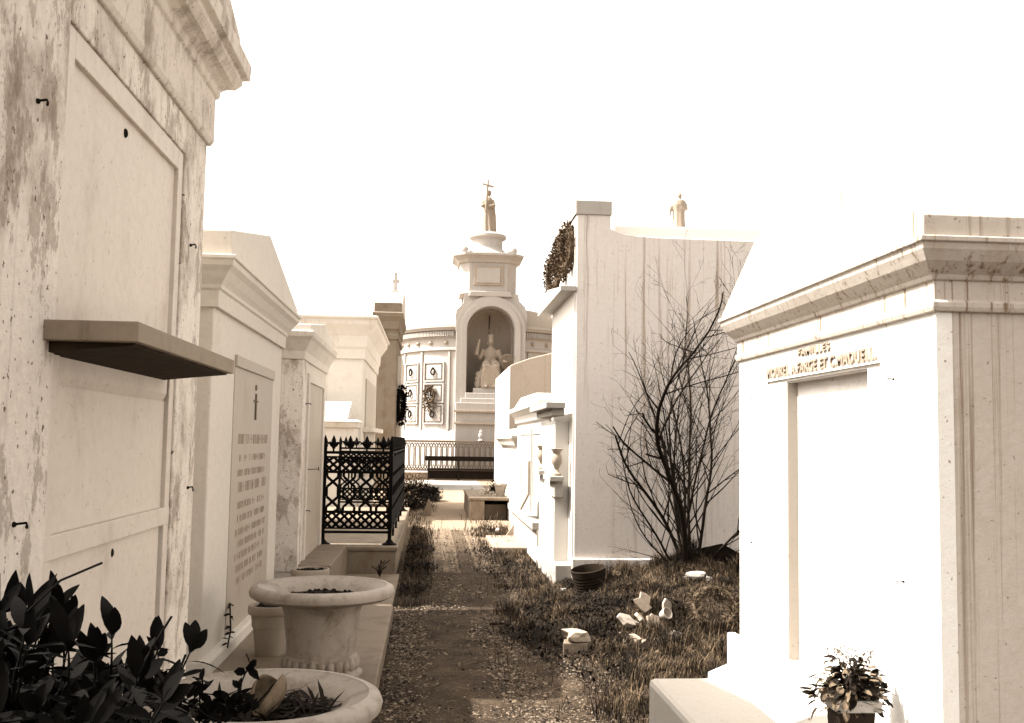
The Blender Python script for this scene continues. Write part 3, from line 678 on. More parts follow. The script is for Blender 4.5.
# the big streaked tomb
BY = 11.2
bg = thing('streaked_tomb', 'largest tomb on the right with a broad rain streaked end wall behind the bare shrub', 'tomb', (3.6, 12.2, 0))
pts = [(1.6,.0),(1.6,4.30),(1.99,4.30),(1.99,4.03),(2.06,4.0),(2.15,3.975),(2.3,3.96),(2.5,3.95),(3.2,3.945),(6.2,3.93),(6.2,0)]
b = MB(); b.prism(pts, 'y', BY, 13.2); b.build('wall', M['big'], bg, bevel=.012)
b = MB(); b.box(1.585, 2.0, BY-.015, 13.2, 4.18, 4.345); b.build('pier_cap', M['slabw'], bg, bevel=.008)
b = MB(); b.box(1.58, 6.2, BY-.05, BY, 0, .33); b.build('plinth', M['big'], bg, bevel=.015)
b = MB(); b.box(1.585, 1.6, BY+.02, 13.3, 0, 4.1); b.build('front', M['bigw'], bg)
b = MB(); b.box(1.42, 1.585, BY+.35, 13.1, 0, 1.85); b.build('front_block', M['bigw'], bg, bevel=.01)
b = MB(); b.box(1.42, 1.6, BY-.02, 13.6, 3.30, 3.36); b.prism([(11.3,3.36),(13.6,3.36),(12.5,3.5)], 'x', 1.42, 1.5); b.build('hood', M['slabw'], bg, bevel=.006)
b = MB(); b.box(1.28, 1.5, BY+.05, 13.1, 1.98, 2.05); b.box(1.36, 1.5, BY+.12, 13.0, 1.90, 1.98); b.build('stone_shelf', M['slabw'], bg, bevel=.008)
b = MB(); b.box(1.34, 1.5, BY+.1, 12.0, 1.16, 1.22); b.box(1.40, 1.5, BY+.16, 11.8, .98, 1.16); b.build('bracket_shelf', M['slabw'], bg, bevel=.008)
b = MB(); b.box(1.34, 1.5, 12.5, 13.2, 1.19, 1.25); b.build('bracket_shelf', M['slabw'], bg, bevel=.008)
b = MB(); b.box(1.40, 1.6, BY+.0, 13.2, .0, .25); b.build('step', M['slabw'], bg, bevel=.01)
b = MB(); b.box(2.2, 6, 12.2, 13.2, 3.9, 4.30); b.build('statue_support', M['bigw'], bg, bevel=.02)  # block added on the roof as a support under the small statue
for i, (x, y, z) in enumerate(((1.43, 11.42, 1.222), (1.42, 12.85, 1.252))):
    b = MB(); b.lathe((x,y,z), [(.055,0),(.055,.025),(.035,.04),(.022,.07),(.035,.10),(.056,.14),(.062,.18),(.056,.22),(.042,.245),(.05,.27),(.07,.295),(.072,.305),(.055,.308),(.03,.28)], 24)
    tag(b.build('small_urn', M['statue'], smooth=40), ('small stone urn nearest the streaked wall on a bracket shelf', 'small stone urn beside the panelled tomb, farther of the pair')[i], 'urn', 'small urns on brackets')
rnd = random.Random(21)
for i, (y, z, r, sq, n_, lb) in enumerate(((11.42, 3.84, .14, 1.5, 260, 'highest oval dried wreath, nearest the corner of the streaked tomb'), (11.95, 3.84, .13, 1.35, 420, 'bushiest dried wreath, middle of the three on the streaked tomb'), (12.75, 3.74, .15, 1.5, 260, 'lowest dried wreath, farthest of the three on the streaked tomb'))):
    tag(wreath_mb((1.52, y, z), r, .085, n_*3, (-1,-.3,0), rnd, .045, .022, sq, .1 if i == 1 else 0).build('dried_wreath', M['wreath']), lb, 'wreath', 'dried wreaths hung on the tomb front')
b = MB(); b.tube([(1.6,11.19,4.2),(1.53,11.4,4.09),(1.53,12.8,3.98)], .008, 5); b.build('wire', M['nail'], bg)
# small statue on roof
zs = MB(); qx, qy, qz = 3.12, 12.6, 4.36
zs.lathe((qx,qy,qz), [(.09,0),(.085,.03),(.08,.12),(.078,.22),(.095,.30),(.085,.36),(.03,.385),(.026,.40)], 32, lambda r, z, a: r*(1+.07*math.sin(a*8)*(1 if z < .25 else .3)))
zs.ball((qx+.008,qy-.01,qz+.43), (.032,.036,.042), 12)
zs.tube([(qx-.08,qy,qz+.33),(qx-.115,qy-.01,qz+.24),(qx-.12,qy-.03,qz+.16)], [.028,.024,.014], 8)
zs.tube([(qx+.08,qy,qz+.33),(qx+.09,qy-.05,qz+.25),(qx+.01,qy-.09,qz+.26)], [.028,.024,.014], 8)
q = zs.build('small_statue', M['statue'], remesh=.010); tag(q, 'small robed stone figure standing on the roof of the big streaked tomb', 'statue')
b = MB(); b.rock((qx, qy, qz-.02), (.15,.12,.035), 3, .2); b.build('base', M['fardk'], q, smooth=50)

# ================================================================== RIGHT FOREGROUND TOMB
FR = 2.1
rt = thing('white_tomb', 'bright white family tomb in the right foreground with raised lettering over its door', 'tomb', (3.3, 5.45, 0))
Y0, Y1, DX, RC = 4.05, 6.76, 4.7, .07
b = MB()      # front with recess, built as blocks butted end to end
b.box(FR, FR+RC, Y0, 4.72, .0, 2.2); b.box(FR, FR+RC, 5.84, Y1, .0, 2.2); b.box(FR, FR+RC, 4.72, 5.84, 1.98, 2.2); b.box(FR, FR+RC, 4.72, 5.84, 0, .36)
b.build('front_wall', M['rt'], rt)
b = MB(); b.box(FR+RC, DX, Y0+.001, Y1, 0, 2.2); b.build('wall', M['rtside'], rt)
b = MB(); b.box(FR+RC-.006, FR+RC+.002, 4.72, 5.84, .36, 1.98); b.build('door_slab', M['rt'], rt)
PR = [(0,2.168),(.022,2.172),(.03,2.19),(.03,2.21),(.015,2.22),(.015,2.30),(.03,2.305),(.04,2.325),(.06,2.34),(.10,2.375),(.13,2.42),(.135,2.445),(.15,2.45),(.15,2.47),(.13,2.475)]
PR = [(o*.78, z) for o, z in PR]
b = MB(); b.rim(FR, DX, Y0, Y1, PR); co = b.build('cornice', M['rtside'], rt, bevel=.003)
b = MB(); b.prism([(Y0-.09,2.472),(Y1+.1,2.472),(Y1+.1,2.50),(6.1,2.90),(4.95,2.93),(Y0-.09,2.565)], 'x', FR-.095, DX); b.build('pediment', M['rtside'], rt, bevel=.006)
b = MB(); b.box(FR-.06, FR, Y0-.06, Y1+.10, 0, .33); b.build('plinth', M['rt'], rt, bevel=.01)
b = MB(); b.prism([(FR,.37),(FR-.30,.345),(FR-.46,.28),(FR-.46,0),(FR,0)], 'y', 4.72, 5.9); b.build('door_sill', M['rt'], rt, bevel=.008)
for y, z in ((6.49,1.91),(4.44,1.91),(4.37,1.01),(6.5,.97)): hook(rt, FR, y, z, -1, .03, .028, .6)
def text_part(s, w, h, yc, z, parent):
    cu = bpy.data.curves.new('lettering', 'FONT'); cu.body = s; cu.size = .1; cu.extrude = .006; cu.offset = .0028
    cu.align_x = 'CENTER'; cu.space_character = 1.12
    to = bpy.data.objects.new('lettering_src', cu); COL.objects.link(to)
    dg = bpy.context.evaluated_depsgraph_get(); me = bpy.data.meshes.new_from_object(to.evaluated_get(dg))
    bpy.data.objects.remove(to)
    off = world_loc(parent); xs_ = [v.co.x for v in me.vertices]; ys_ = [v.co.y for v in me.vertices]
    kx = w/(max(xs_)-min(xs_)); ky = h/.075
    # reading direction runs along -y on the wall, letters stand out towards -x
    for v in me.vertices:
        x, y, zz = v.co; v.co = (FR - .005 - zz - off.x, yc - x*kx - off.y, z + y*ky - off.z)
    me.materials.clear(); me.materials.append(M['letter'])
    o = bpy.data.objects.new('lettering', me); COL.objects.link(o); o.parent = parent; return o
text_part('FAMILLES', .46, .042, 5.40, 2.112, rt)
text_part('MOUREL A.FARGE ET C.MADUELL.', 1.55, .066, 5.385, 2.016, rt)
# sharpen: a small raised fillet under the inscription
b = MB(); b.box(FR-.014, FR+.002, 4.58, 6.18, 1.996, 2.004); b.build('fillet', M['rt'], rt)
b = MB(); b.box(FR+.004, FR+RC+.004, 5.832, 5.8405, .365, 1.972); b.build('jamb_shade_lining', M['reveal_shade'], rt)  # thin lining, its darker colour gives the reveal its shade
b = MB(); b.box(FR+.004, FR+RC+.004, 4.725, 5.8405, 1.972, 1.981); b.build('head_shade_lining', M['reveal_shade'], rt)  # same lining, shade put into the colour above the door
# foreground kerb slab
b = MB(); b.box(1.25, FR-.065, 2.8, 5.72, -.05, .29); ks = b.build('stone_slab', M['slabw'], bevel=.03)
tag(ks, 'thick pale stone slab with rounded corner before the white tomb', 'slab')
# square pot with bouquet
px_, py_, pz_ = 1.87, 4.42, .372
fp = thing('square_flower_pot', 'small square flower pot with a pale rim on the sill of the white tomb', 'flower pot', (px_, py_, .3))
b = MB(); b.rings([[(px_+sx_*w, py_+sy_*w, z) for sx_, sy_ in ((-1,-1),(1,-1),(1,1),(-1,1))] for w, z in ((.07,.292),(.08,.46))]); b.build('pot_body', M['darkpot'], fp, bevel=.004)
b = MB(); b.rings([[(px_+sx_*w, py_+sy_*w, z) for sx_, sy_ in ((-1,-1),(1,-1),(1,1),(-1,1))] for w, z in ((.095,.455),(.1,.46),(.1,.50),(.092,.505),(.08,.505),(.078,.48))]); b.build('pot_rim', M['slabw'], fp, bevel=.003)
bq = thing('flower_bouquet', 'wilted bouquet of dark leaves and pale blooms spilling from the square pot', 'bouquet', (px_, py_, .48))
rnd = random.Random(4)
lf, pl, stm = MB(), MB(), MB()
for i in range(480):
    a = rnd.uniform(0, 6.28); t = rnd.random()**.5; rr_ = t*(.12 + .045*math.sin(a*2+1) + .03*math.sin(a*5)); h = .03 + (.15 + .04*math.sin(a*3))*(1-t*t)*rnd.uniform(.4,1.1) - (.06*t if rnd.random() < .4 else 0)
    p = Vector((px_ + math.cos(a)*rr_, py_ + math.sin(a)*rr_, .48+h)); d = Vector((math.cos(a), math.sin(a), rnd.uniform(-.6,.9)))
    (lf if rnd.random() < .80 - .35*(p.x < px_-.05) else pl).long_leaf(p, d, (rnd.uniform(-.5,.5), rnd.uniform(-.5,.5), 1), rnd.uniform(.025,.065), rnd.uniform(.015,.035), rnd.uniform(.1,.7), rnd.uniform(-1,1))
    if i % 5 == 0: stm.tube([(px_, py_, .46), ((p.x+px_)/2, (p.y+py_)/2, p.z), tuple(p)], .0018, 4)
for i in range(26):
    a = rnd.uniform(0, 6.28); rr_ = rnd.uniform(.08,.16); c = Vector((px_+math.cos(a)*rr_, py_+math.sin(a)*rr_, rnd.uniform(.47,.62)))
    for k in range(6): pl.leaf(c, (math.cos(k*1.05), math.sin(k*1.05), .5), (0,0,1), .022, .02)
for i in range(9):
    a = rnd.uniform(0, 6.28); q = Vector((px_+math.cos(a)*.08, py_+math.sin(a)*.08, .64)); stm.tube([(px_,py_,.5), tuple(q), (q.x+math.cos(a)*.03, q.y, q.z+.06)], .0015, 4)
    for k in range(14): pl.leaf(q + Vector((rnd.uniform(-.03,.03), rnd.uniform(-.03,.03), rnd.uniform(-.02,.06))), (rnd.uniform(-1,1), rnd.uniform(-1,1), 1), (0,1,0), .012, .008)
lf.build('leaves', M['leaf'], bq, recalc=False); pl.build('blooms', M['leafpale'], bq, recalc=False); stm.build('stems', M['bark'], bq)

# ================================================================== LEFT LEDGE AND URNS
b = MB(); b.box(FX+.06, -.30, 1.0, 9.35, -.1, .105); tag(b.build('long_ledge', M['ledge'], bevel=.015), 'long worn stone ledge along the left tombs, carrying the big urns', 'ledge')
b = MB(); b.box(FX+.06, -.33, 9.36, 12.16, -.1, .02); tag(b.build('paving_slab', M['ledge'], bevel=.01), 'low dark paving slab between the long ledge and the railing platform', 'paving')
def big_urn(c, label, soil_d):
    u = thing('marble_urn', label, 'urn', c, 'big wide lipped urns on the left ledge')
    x, y, z = c
    b = MB(); k_ = 1.05
    b.lathe(c, [(r_, h_*k_) for r_, h_ in [(.26,0),(.265,.02),(.245,.035),(.225,.05),(.235,.115),(.215,.13),(.215,.16),(.222,.22),(.232,.30),(.24,.38),(.262,.43),(.33,.452),(.42,.462),(.452,.48),(.458,.505),(.448,.528),(.425,.54),(.405,.541),(.398,.534),(.34,.522),(.29,.485),(.255,.43),(.22,.38),(.1,.36)]], 72)
    b.build('bowl', M['urn'], u, smooth=40)
    b = MB()
    for k in range(26):
        a = 2*math.pi*k/26; b.ball((x+math.cos(a)*.222, y+math.sin(a)*.222, z+.085), (.03,.03,.045), 8, nz=6)
    b.build('gadroon_ring', M['urn'], u, smooth=90)
    b = MB(); b.lathe((x,y,z+soil_d), [(.24 if soil_d > .48 else .275,0),(.2,.012),(.1,.02),(.01,.018)], 32, lambda r, zz, a: r*(1+.04*math.sin(5*a)))
    for k in range(60):
        a = rnd.uniform(0,6.28); q = .2*math.sqrt(rnd.random()); b.rock((x+q*math.cos(a), y+q*math.sin(a), z+soil_d+.015), (.014,.014,.011), k)
    b.build('soil', M['soil'], u, smooth=60)
    return u
big_urn((-.665, 6.62, .105), 'wide lipped marble urn filled with dark soil, standing whole in the middle of the ledge', .49)
u1 = big_urn((-.62, 4.03, .055), 'nearest wide lipped marble urn with curled debris inside, cut by the bottom edge', .475)
# curled broken leaf/shell in the near urn
b = MB(); rs = []
for k in range(14):
    t = k/13; ring = []
    for i in range(15):
        a = R(130) + R(280)*i/14
        rr_ = .015 + .062*math.sin(math.pi*min(1, t*1.12))**.7
        ring.append((-.62 + .05*t + rr_*math.cos(a)*.75, 3.90 + .26*t, .59 + .05*math.sin(t*2.2) + rr_*math.sin(a)*.85))
    rs.append(ring)
b.rings(rs, closed=False, cap=False); sh = b.build('dried_spathe', M['leafpale'], smooth=80, recalc=False, thick=.005)
tag(sh, 'curled dry palm spathe lying in the nearest marble urn', 'dry spathe')
b = MB()
for k in range(260):
    a = rnd.uniform(0,6.28); q = .27*math.sqrt(rnd.random()); p = (-.62+q*math.cos(a), 4.03+q*math.sin(a), .545)
    d = (rnd.uniform(-1,1), rnd.uniform(-1,1), .25); b.leaf(p, d, (0,0,1), rnd.uniform(.08,.2), .02)
tag(b.build('leaf_litter', M['leaf'], recalc=False), 'dark dead leaves heaped inside the nearest marble urn', 'leaf litter', kind='stuff')

def round_pot(c, r, h, label):
    u = thing('flower_pot', label, 'flower pot', c, 'round pots against the tomb wall')
    b = MB(); b.lathe(c, [(r*.60,0),(r*.63,.01),(r*.77,h*.55),(r*.81,h*.56),(r*.86,h*.8),(r*.98,h*.82),(r,h*.84),(r,h*.97),(r*.97,h),(r*.9,h),(r*.86,h*.93),(r*.5,h*.9)], 40); b.build('pot_body', M['pot'], u, smooth=40)
    b = MB(); b.lathe((c[0],c[1],c[2]+h*.93), [(r*.88,0),(r*.5,.012),(r*.01,.018)], 20)
    for k in range(40):
        a = rnd.uniform(0,6.28); q = r*.8*math.sqrt(rnd.random()); b.rock((c[0]+q*math.cos(a), c[1]+q*math.sin(a), c[2]+h*.95), (.014,.014,.012), k)
    b.build('soil', M['soil'], u, smooth=60)
round_pot((-1.08, 7.25, .105), .155, .34, 'pale round clay pot tucked behind the wide marble urn')
round_pot((-1.10, 9.75, .02), .18, .36, 'farthest round pot, at the foot of the small gabled tomb')
b = MB(); vr = random.Random(9)
for pts in ([(FX+.02,7.45,.42),(FX+.07,7.25,.27),(FX+.1,7.0,.20)],):
    b.tube(pts, .006, 5)
    for k in range(26):
        t = vr.random()*1.99; i = int(t); f_ = t-i; p = Vector(pts[i]).lerp(Vector(pts[i+1]), f_) if i < 2 else Vector(pts[2])
        b.leaf(p, (vr.uniform(-1,1), vr.uniform(-1,1), vr.uniform(-1,.6)), (1,0,.5), .05, .02)
tag(b.build('creeping_vine', M['leaf'], recalc=False), 'thin dry vine creeping over the base of the pale gabled tomb', 'vine')
b = MB()
for k in range(9):
    a = vr.uniform(0,6.28); L = vr.uniform(.08,.2); b.tube([(-.55,11.9,.02),(-.55+math.cos(a)*.05,11.9,.02+L*.7),(-.55+math.cos(a)*.12,11.88,.02+L)], .006, 4)
    b.leaf((-.55+math.cos(a)*.05, 11.9, .02+L*.7), (math.cos(a), -.3, .6), (0,0,1), .07, .025)
tag(b.build('dry_weed', M['leaf'], recalc=False), 'small forked dry weed against the platform front', 'weed')

# ================================================================== foreground leafy plant
pr = random.Random(17)
fpn = thing('leafy_shrub', 'dark leafy shrub filling the bottom left corner against the peeling tomb', 'shrub', (-1.0, 2.5, .105))
lv, stx = MB(), MB()
def sprig(p0, d, L, n, ll, lw):
    p0 = Vector(p0); d = Vector(d).normalized(); pts = [p0]
    for k in range(5):
        d = (d + Vector((pr.uniform(-.15,.15), pr.uniform(-.15,.15), pr.uniform(-.05,.1)))).normalized(); pts.append(pts[-1] + d*L/5)
    stx.tube(pts, [.006,.005,.004,.0035,.003,.002], 5)
    for k in range(n):
        t = (k+.5)/n*.999*5; i = int(t); p = pts[i].lerp(pts[i+1], t-i); a = k*2.4 + pr.uniform(-.4,.4)
        u = d.orthogonal().normalized(); w = d.cross(u); o = u*math.cos(a) + w*math.sin(a)
        lv.long_leaf(p, o + d*.6, d + Vector((0,0,.4)), ll*pr.uniform(.55,1.25), lw*pr.uniform(.55,.95), pr.uniform(.1,.6), pr.uniform(-.8,.8))
    for k in range(3): lv.long_leaf(pts[-1], d + Vector((pr.uniform(-.6,.6), pr.uniform(-.6,.6), pr.uniform(-.2,.5))), (pr.uniform(-1,1),-1,0), ll*pr.uniform(.6,1), lw, pr.uniform(0,.4))
for i in range(210):
    x = pr.uniform(-1.5,-.66); y = pr.uniform(2.25,2.95); top = 1.15 - .24*max(0, (x+1.0))/.35 + pr.uniform(-.3,.02)
    if x > -.82: top -= .06
    sprig((x*.9-.1+pr.uniform(-.1,.1), y, top-.42), (pr.uniform(-.25,.25), pr.uniform(-.3,.2), 1), .40, 13, .115, .032)
for i in range(130):
    x = pr.uniform(-1.45,-.66); y = pr.uniform(2.3,2.9); sprig((x, y, pr.uniform(.3,.85)), (pr.uniform(-.6,.6), pr.uniform(-.6,.4), .8), .28, 12, .10, .036)
for (x, y, z, d) in ((-1.02,2.45,1.12,(.0,0,1)), (-.80,2.4,1.08,(.1,0,1)), (-.73,2.42,1.02,(.35,0,.8)), (-.92,2.4,1.12,(-.1,0,1))):
    sprig((x, y, z-.12), d, .16, 8, .12, .036)
for pts in ([(-.9,2.4,1.2),(-.83,2.4,1.27),(-.74,2.4,1.31)], [(-.66,2.4,1.02),(-.62,2.4,1.12),(-.58,2.4,1.19)], [(-.66,2.42,1.0),(-.58,2.42,1.02),(-.55,2.42,1.1)]): stx.tube(pts, .003, 5)
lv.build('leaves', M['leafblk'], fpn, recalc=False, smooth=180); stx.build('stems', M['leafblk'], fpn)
# trailing vine over the near urn
tv = MB(); vr = random.Random(2)
for k in range(13):
    p = Vector((-.72+vr.uniform(-.12,.08), 3.15+vr.uniform(-.15,.25), .78+vr.uniform(-.1,.1))); pts = [p]; d = Vector((vr.uniform(-.2,1), .3, vr.uniform(-.3,.7)))
    for j in range(6):
        d = (d + Vector((vr.uniform(-.6,.6), vr.uniform(-.4,.4), vr.uniform(-.6,.6)))).normalized(); pts.append(pts[-1]+d*.05)
    tv.tube(pts, .003, 4)
    for j in range(16):
        i = vr.randrange(6); q = pts[i].lerp(pts[i+1], vr.random())
        tv.leaf(q, (vr.uniform(-1,1), vr.uniform(-1,1), vr.uniform(-1,1)), (vr.uniform(-1,1), -1, vr.uniform(-1,1)), vr.uniform(.03,.06), vr.uniform(.02,.035))
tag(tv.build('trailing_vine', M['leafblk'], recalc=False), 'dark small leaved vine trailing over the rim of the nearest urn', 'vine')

# ================================================================== bare shrub
sr = random.Random(31)
bs = thing('bare_shrub', 'leafless many stemmed shrub spreading against the streaked tomb wall', 'shrub', (2.73, 10.62, .2))
tw = MB()
def branch(p, d, L, r, depth, target):
    pts = [Vector(p)]; rad = [r]; n = max(4, int(L/.11)); d = Vector(d).normalized(); kids = []; lim = sr.uniform(1.68, 2.15)
    curl = Vector((sr.uniform(-.05,.05), sr.uniform(-.04,.04), sr.uniform(-.01,.025)))
    for k in range(n):
        d = (d + curl + Vector((sr.uniform(-.08,.08), sr.uniform(-.07,.05), sr.uniform(-.05,.07)))).normalized()
        q = pts[-1] + d*L/n
        if q.y > 11.1: q.y = 11.1 - .02; d.y = -abs(d.y)
        if q.x < lim and k > 1: break
        if q.x < lim + .3: d.x += .10
        pts.append(q); t = (k+1)/n; rad.append(max(.0014, r*(1-t*.85)))
        if depth < 3 and t > .15 and sr.random() < (.78 if depth == 0 else .56): kids.append((q, d.copy(), t, rad[-1]))
    target.tube(pts, rad, 6 if depth == 0 else 4)
    for q, dd, t, rr_ in kids:
        a = sr.uniform(0, 6.28); u = dd.orthogonal().normalized(); w = dd.cross(u)
        nd = dd + (u*math.cos(a) + w*math.sin(a))*sr.uniform(.55,1.15); nd.y *= .4; nd.z += .05
        branch(q, nd, L*(1-t*.6)*sr.uniform(.3,.55), rr_*.62, depth+1, tw)
B0 = Vector((2.73, 10.62, .2))
stems = [(.05,1.0,4.0,.034),(-.08,1.0,2.6,.024),(-.22,1.0,3.0,.022),(-.34,1.0,2.6,.019),(-.52,1.0,2.0,.016),(-.8,.85,1.5,.013),(-1.5,.35,1.05,.011),(-2.6,.28,.95,.008),(.22,1.0,3.3,.020),(.45,1.0,2.9,.020),(.80,1.0,2.0,.016),(-.16,1,3.5,.016),(1.5,.6,1.3,.012)]
for dx, dz, L, r in stems:
    b = MB(); o = B0 + Vector((sr.uniform(-.06,.06), sr.uniform(-.06,.06), -.1)); branch(o, (dx*.95, sr.uniform(-.25,.15), dz), L, r, 0, b)
    b.build('stem', M['bark'], bs, smooth=90)
tw.build('twigs', M['bark'], bs)

# ================================================================== grass
gr = MB(); rg = random.Random(8)
def excluded(x, y):
    if x < -.30 and y < 19.3: return True
    if x > 1.58 and y > 11.15: return True
    if x > 1.40 and y > 13.3: return True
    if x > FR-.08 and 4.1 < y < 6.9: return True
    if 1.24 < x < FR and y < 5.75: return True
    return False
def dens(x, y):
    if excluded(x, y): return 0
    n = mnoise.noise(Vector((x*1.3, y*1.3, 2)))
    if y < 22:
        edge = 1.25 if y < 8 else (1.05 if y < 11 else .85)
        edge -= .12*n + (.25 if 8 < y < 10 else 0)
        dR = sm(edge-.25, edge+.35, x + .18*n)
        dL = 0
        if 9.8 < y: dL = sm(.14, -.14, x - .12*n)*(.9 if 10.5 < y < 17 else .6)
        return max(dR, dL, .02)
    if y < 36:
        return max(sm(.25,-.1,x+.1*n), sm(1.2,1.6,x+.1*n))
    return 0
def blade(x, y, h, w):
    a = rg.uniform(0, 6.28); l = rg.uniform(.15,.95)*h; z = gh(x, y)
    bx, by = math.cos(a), math.sin(a); px2, py2 = -by*w, bx*w
    m = (x+bx*l*.35, y+by*l*.35, z+h*.6); t = (x+bx*l, y+by*l, z+h*rg.uniform(.75,1))
    n = len(gr.v)
    gr.v += [(x-px2,y-py2,z-.01),(x+px2,y+py2,z-.01),(m[0]-px2*.7,m[1]-py2*.7,m[2]),(m[0]+px2*.7,m[1]+py2*.7,m[2]),t]
    gr.f += [(n,n+1,n+3,n+2),(n+2,n+3,n+4)]
for i in range(230000):
    u = rg.random()
    if u < .80: y = rg.uniform(5.6, 11.2); x = rg.uniform(.5, 4.4)
    elif u < .93: y = rg.uniform(9.5, 18.5); x = rg.uniform(-.32, 1.6)
    else: y = rg.uniform(17, 34); x = rg.uniform(-1.4, 2.6)
    if rg.random() > dens(x, y)*.85: continue
    n = mnoise.noise(Vector((x*2.2, y*2.2, 7)))
    tf = max(0, mnoise.noise(Vector((x*4.5, y*4.5, 1))))
    h = (.025 + .05*max(0, n+.4) + .22*tf)*rg.uniform(.4,1.3)
    if 10.4 < y < 11.2 and x > 1.6: h *= 1.5
    if y > 17: h *= 1.4
    blade(x, y, h, .0018 + .0022*rg.random() + (.002 if y > 13 else 0))
tag(gr.build('grass', M['grass'], recalc=False), 'dry straggly grass on both sides of the path', 'grass', kind='stuff')
# dark leafy weeds patches, the densest also standing in for the verge shadow
wd = MB()
for (cx_, cy_, rr_, n, hh) in ((.95,12.2,.35,500,.14),(.85,14.4,.3,350,.12),(-.1,12.6,.2,500,.14),(-.12,14.6,.2,500,.14),(-.15,10.9,.16,260,.1),(1.3,8.6,.38,1500,.10),(1.1,9.4,.35,1100,.10),(1.45,9.2,.3,800,.10),(.95,8.3,.3,700,.07),(1.2,7.3,.3,300,.05),(2.02,8.45,.12,260,.12),(1.9,9.3,.3,400,.08)):
    for i in range(n):
        a = rg.uniform(0,6.28); q = rr_*math.sqrt(rg.random())*(1 + .3*math.sin(a*3)); x = cx_+q*math.cos(a); y = cy_+q*2.2*math.sin(a)
        if excluded(x, y): continue
        wd.leaf((x, y, gh(x,y)+hh*rg.random()*(1-q/rr_*.6)), (rg.uniform(-1,1), rg.uniform(-1,1), rg.uniform(0,1)), (0,0,1), rg.uniform(.025,.06), rg.uniform(.015,.03))
tag(wd.build('weeds', M['leaf'], recalc=False), 'dark low weeds creeping onto the path edges, thickened to paint in the verge shadow', 'weeds', kind='stuff')
lt = MB()
for i in range(900):
    x, y = rg.uniform(-.3, 3.4), rg.uniform(5.7, 14)
    if excluded(x, y) or (x > 1.2 and y > 11.1): continue
    if mnoise.noise(Vector((x*1.4, y*1.4, 12))) < -.05: continue
    lt.long_leaf((x, y, gh(x,y)+rg.uniform(.004,.03)), (rg.uniform(-1,1), rg.uniform(-1,1), rg.uniform(-.1,.5)), (0,0,1), rg.uniform(.015,.05), rg.uniform(.008,.022), rg.uniform(-.5,.5), rg.uniform(-1,1))
for i in range(70):
    x, y = rg.uniform(0, 3.2), rg.uniform(5.9, 11)
    if excluded(x, y): continue
    a = rg.uniform(0, 6.28); L = rg.uniform(.05,.22); z = gh(x,y)+.012
    lt.tube([(x,y,z),(x+math.cos(a)*L*.5,y+math.sin(a)*L*.5,z+.01),(x+math.cos(a+.3)*L,y+math.sin(a+.3)*L,z)], .0025, 4)
tag(lt.build('leaf_litter', M['leafpale'], recalc=False), 'dead leaves and twigs scattered over the path and grass', 'leaf litter', kind='stuff')
# bushes left of far path
for i, (x, y, r, h, lb) in enumerate(((-.35,24.5,.5,.55,'rounded dark bush left of the path, nearest past the railing'),(-.5,29,.6,.6,'grey green bush left of the path before the balustrade'),(.05,27.0,.3,.35,'smallest dark bush hugging the left side of the pale track'))):
    b = MB()
    for k in range(1500):
        v = Vector((rg.gauss(0,1), rg.gauss(0,1), rg.gauss(0,1))).normalized()*rg.random()**.4
        k_ = 1 + .35*mnoise.noise(v*2 + Vector((i*5,0,0)))
        b.leaf((x+v.x*r*k_, y+v.y*r*1.8*k_, max(.02, h*.45+v.z*h*.55*k_)), (v.x+rg.uniform(-.6,.6), v.y+rg.uniform(-.6,.6), v.z+rg.uniform(-.3,.8)), (0,0,1), rg.uniform(.05,.11), rg.uniform(.03,.05))
    tr = thing('low_bush', lb, 'bush', (x, y, 0), 'bushes along the far path')
    b.build('foliage', M['leaf'] if i != 1 else M['wreath'], tr, recalc=False)
    b = MB(); b.tube([(x,y,-.02),(x+.02,y,h*.4)], [.03,.015], 6); b.build('stem', M['bark'], tr)

# ================================================================== objects on the right ground
# dark ribbed pot, tilted
dp = MB(); prof = [(.115,0)]
for k in range(9): prof += [(.12+.0045*k,.012+.03*k),(.128+.0045*k,.024+.03*k)]
prof += [(.168,.30),(.172,.33),(.160,.335),(.15,.30),(.12,.05)]
dp.lathe((0,0,0), prof, 32)
Mt = Matrix.Rotation(R(-9), 3, 'Y') @ Matrix.Rotation(R(6), 3, 'X')
c0 = Vector((1.62, 10.0, gh(1.62,10.0)-.05)); dp.v = [tuple(Mt @ Vector(v) + c0) for v in dp.v]
tag(dp.build('ribbed_pot', M['darkpot'], smooth=25), 'dark ribbed empty pot leaning in the grass by the streaked tomb corner', 'pot')
# block with pale top
bx, by = 1.13, 7.78
b = MB(); b.prism([(bx-.10,by-.07),(bx+.09,by-.08),(bx+.11,by+.07),(bx-.07,by+.09)], 'z', -.02, gh(bx,by)+.085)
bk = b.build('brick', M['t5'], bevel=.008); tag(bk, 'brown block half sunk in the shaded grass, topped by a pale broken lump', 'brick')
b = MB(); b.rock((bx+.02, by, gh(bx,by)+.13), (.085,.07,.05), 5, .6); tag(b.build('plaster_lump', M['petal']), 'pale jagged plaster lump resting on the brown block', 'rubble')
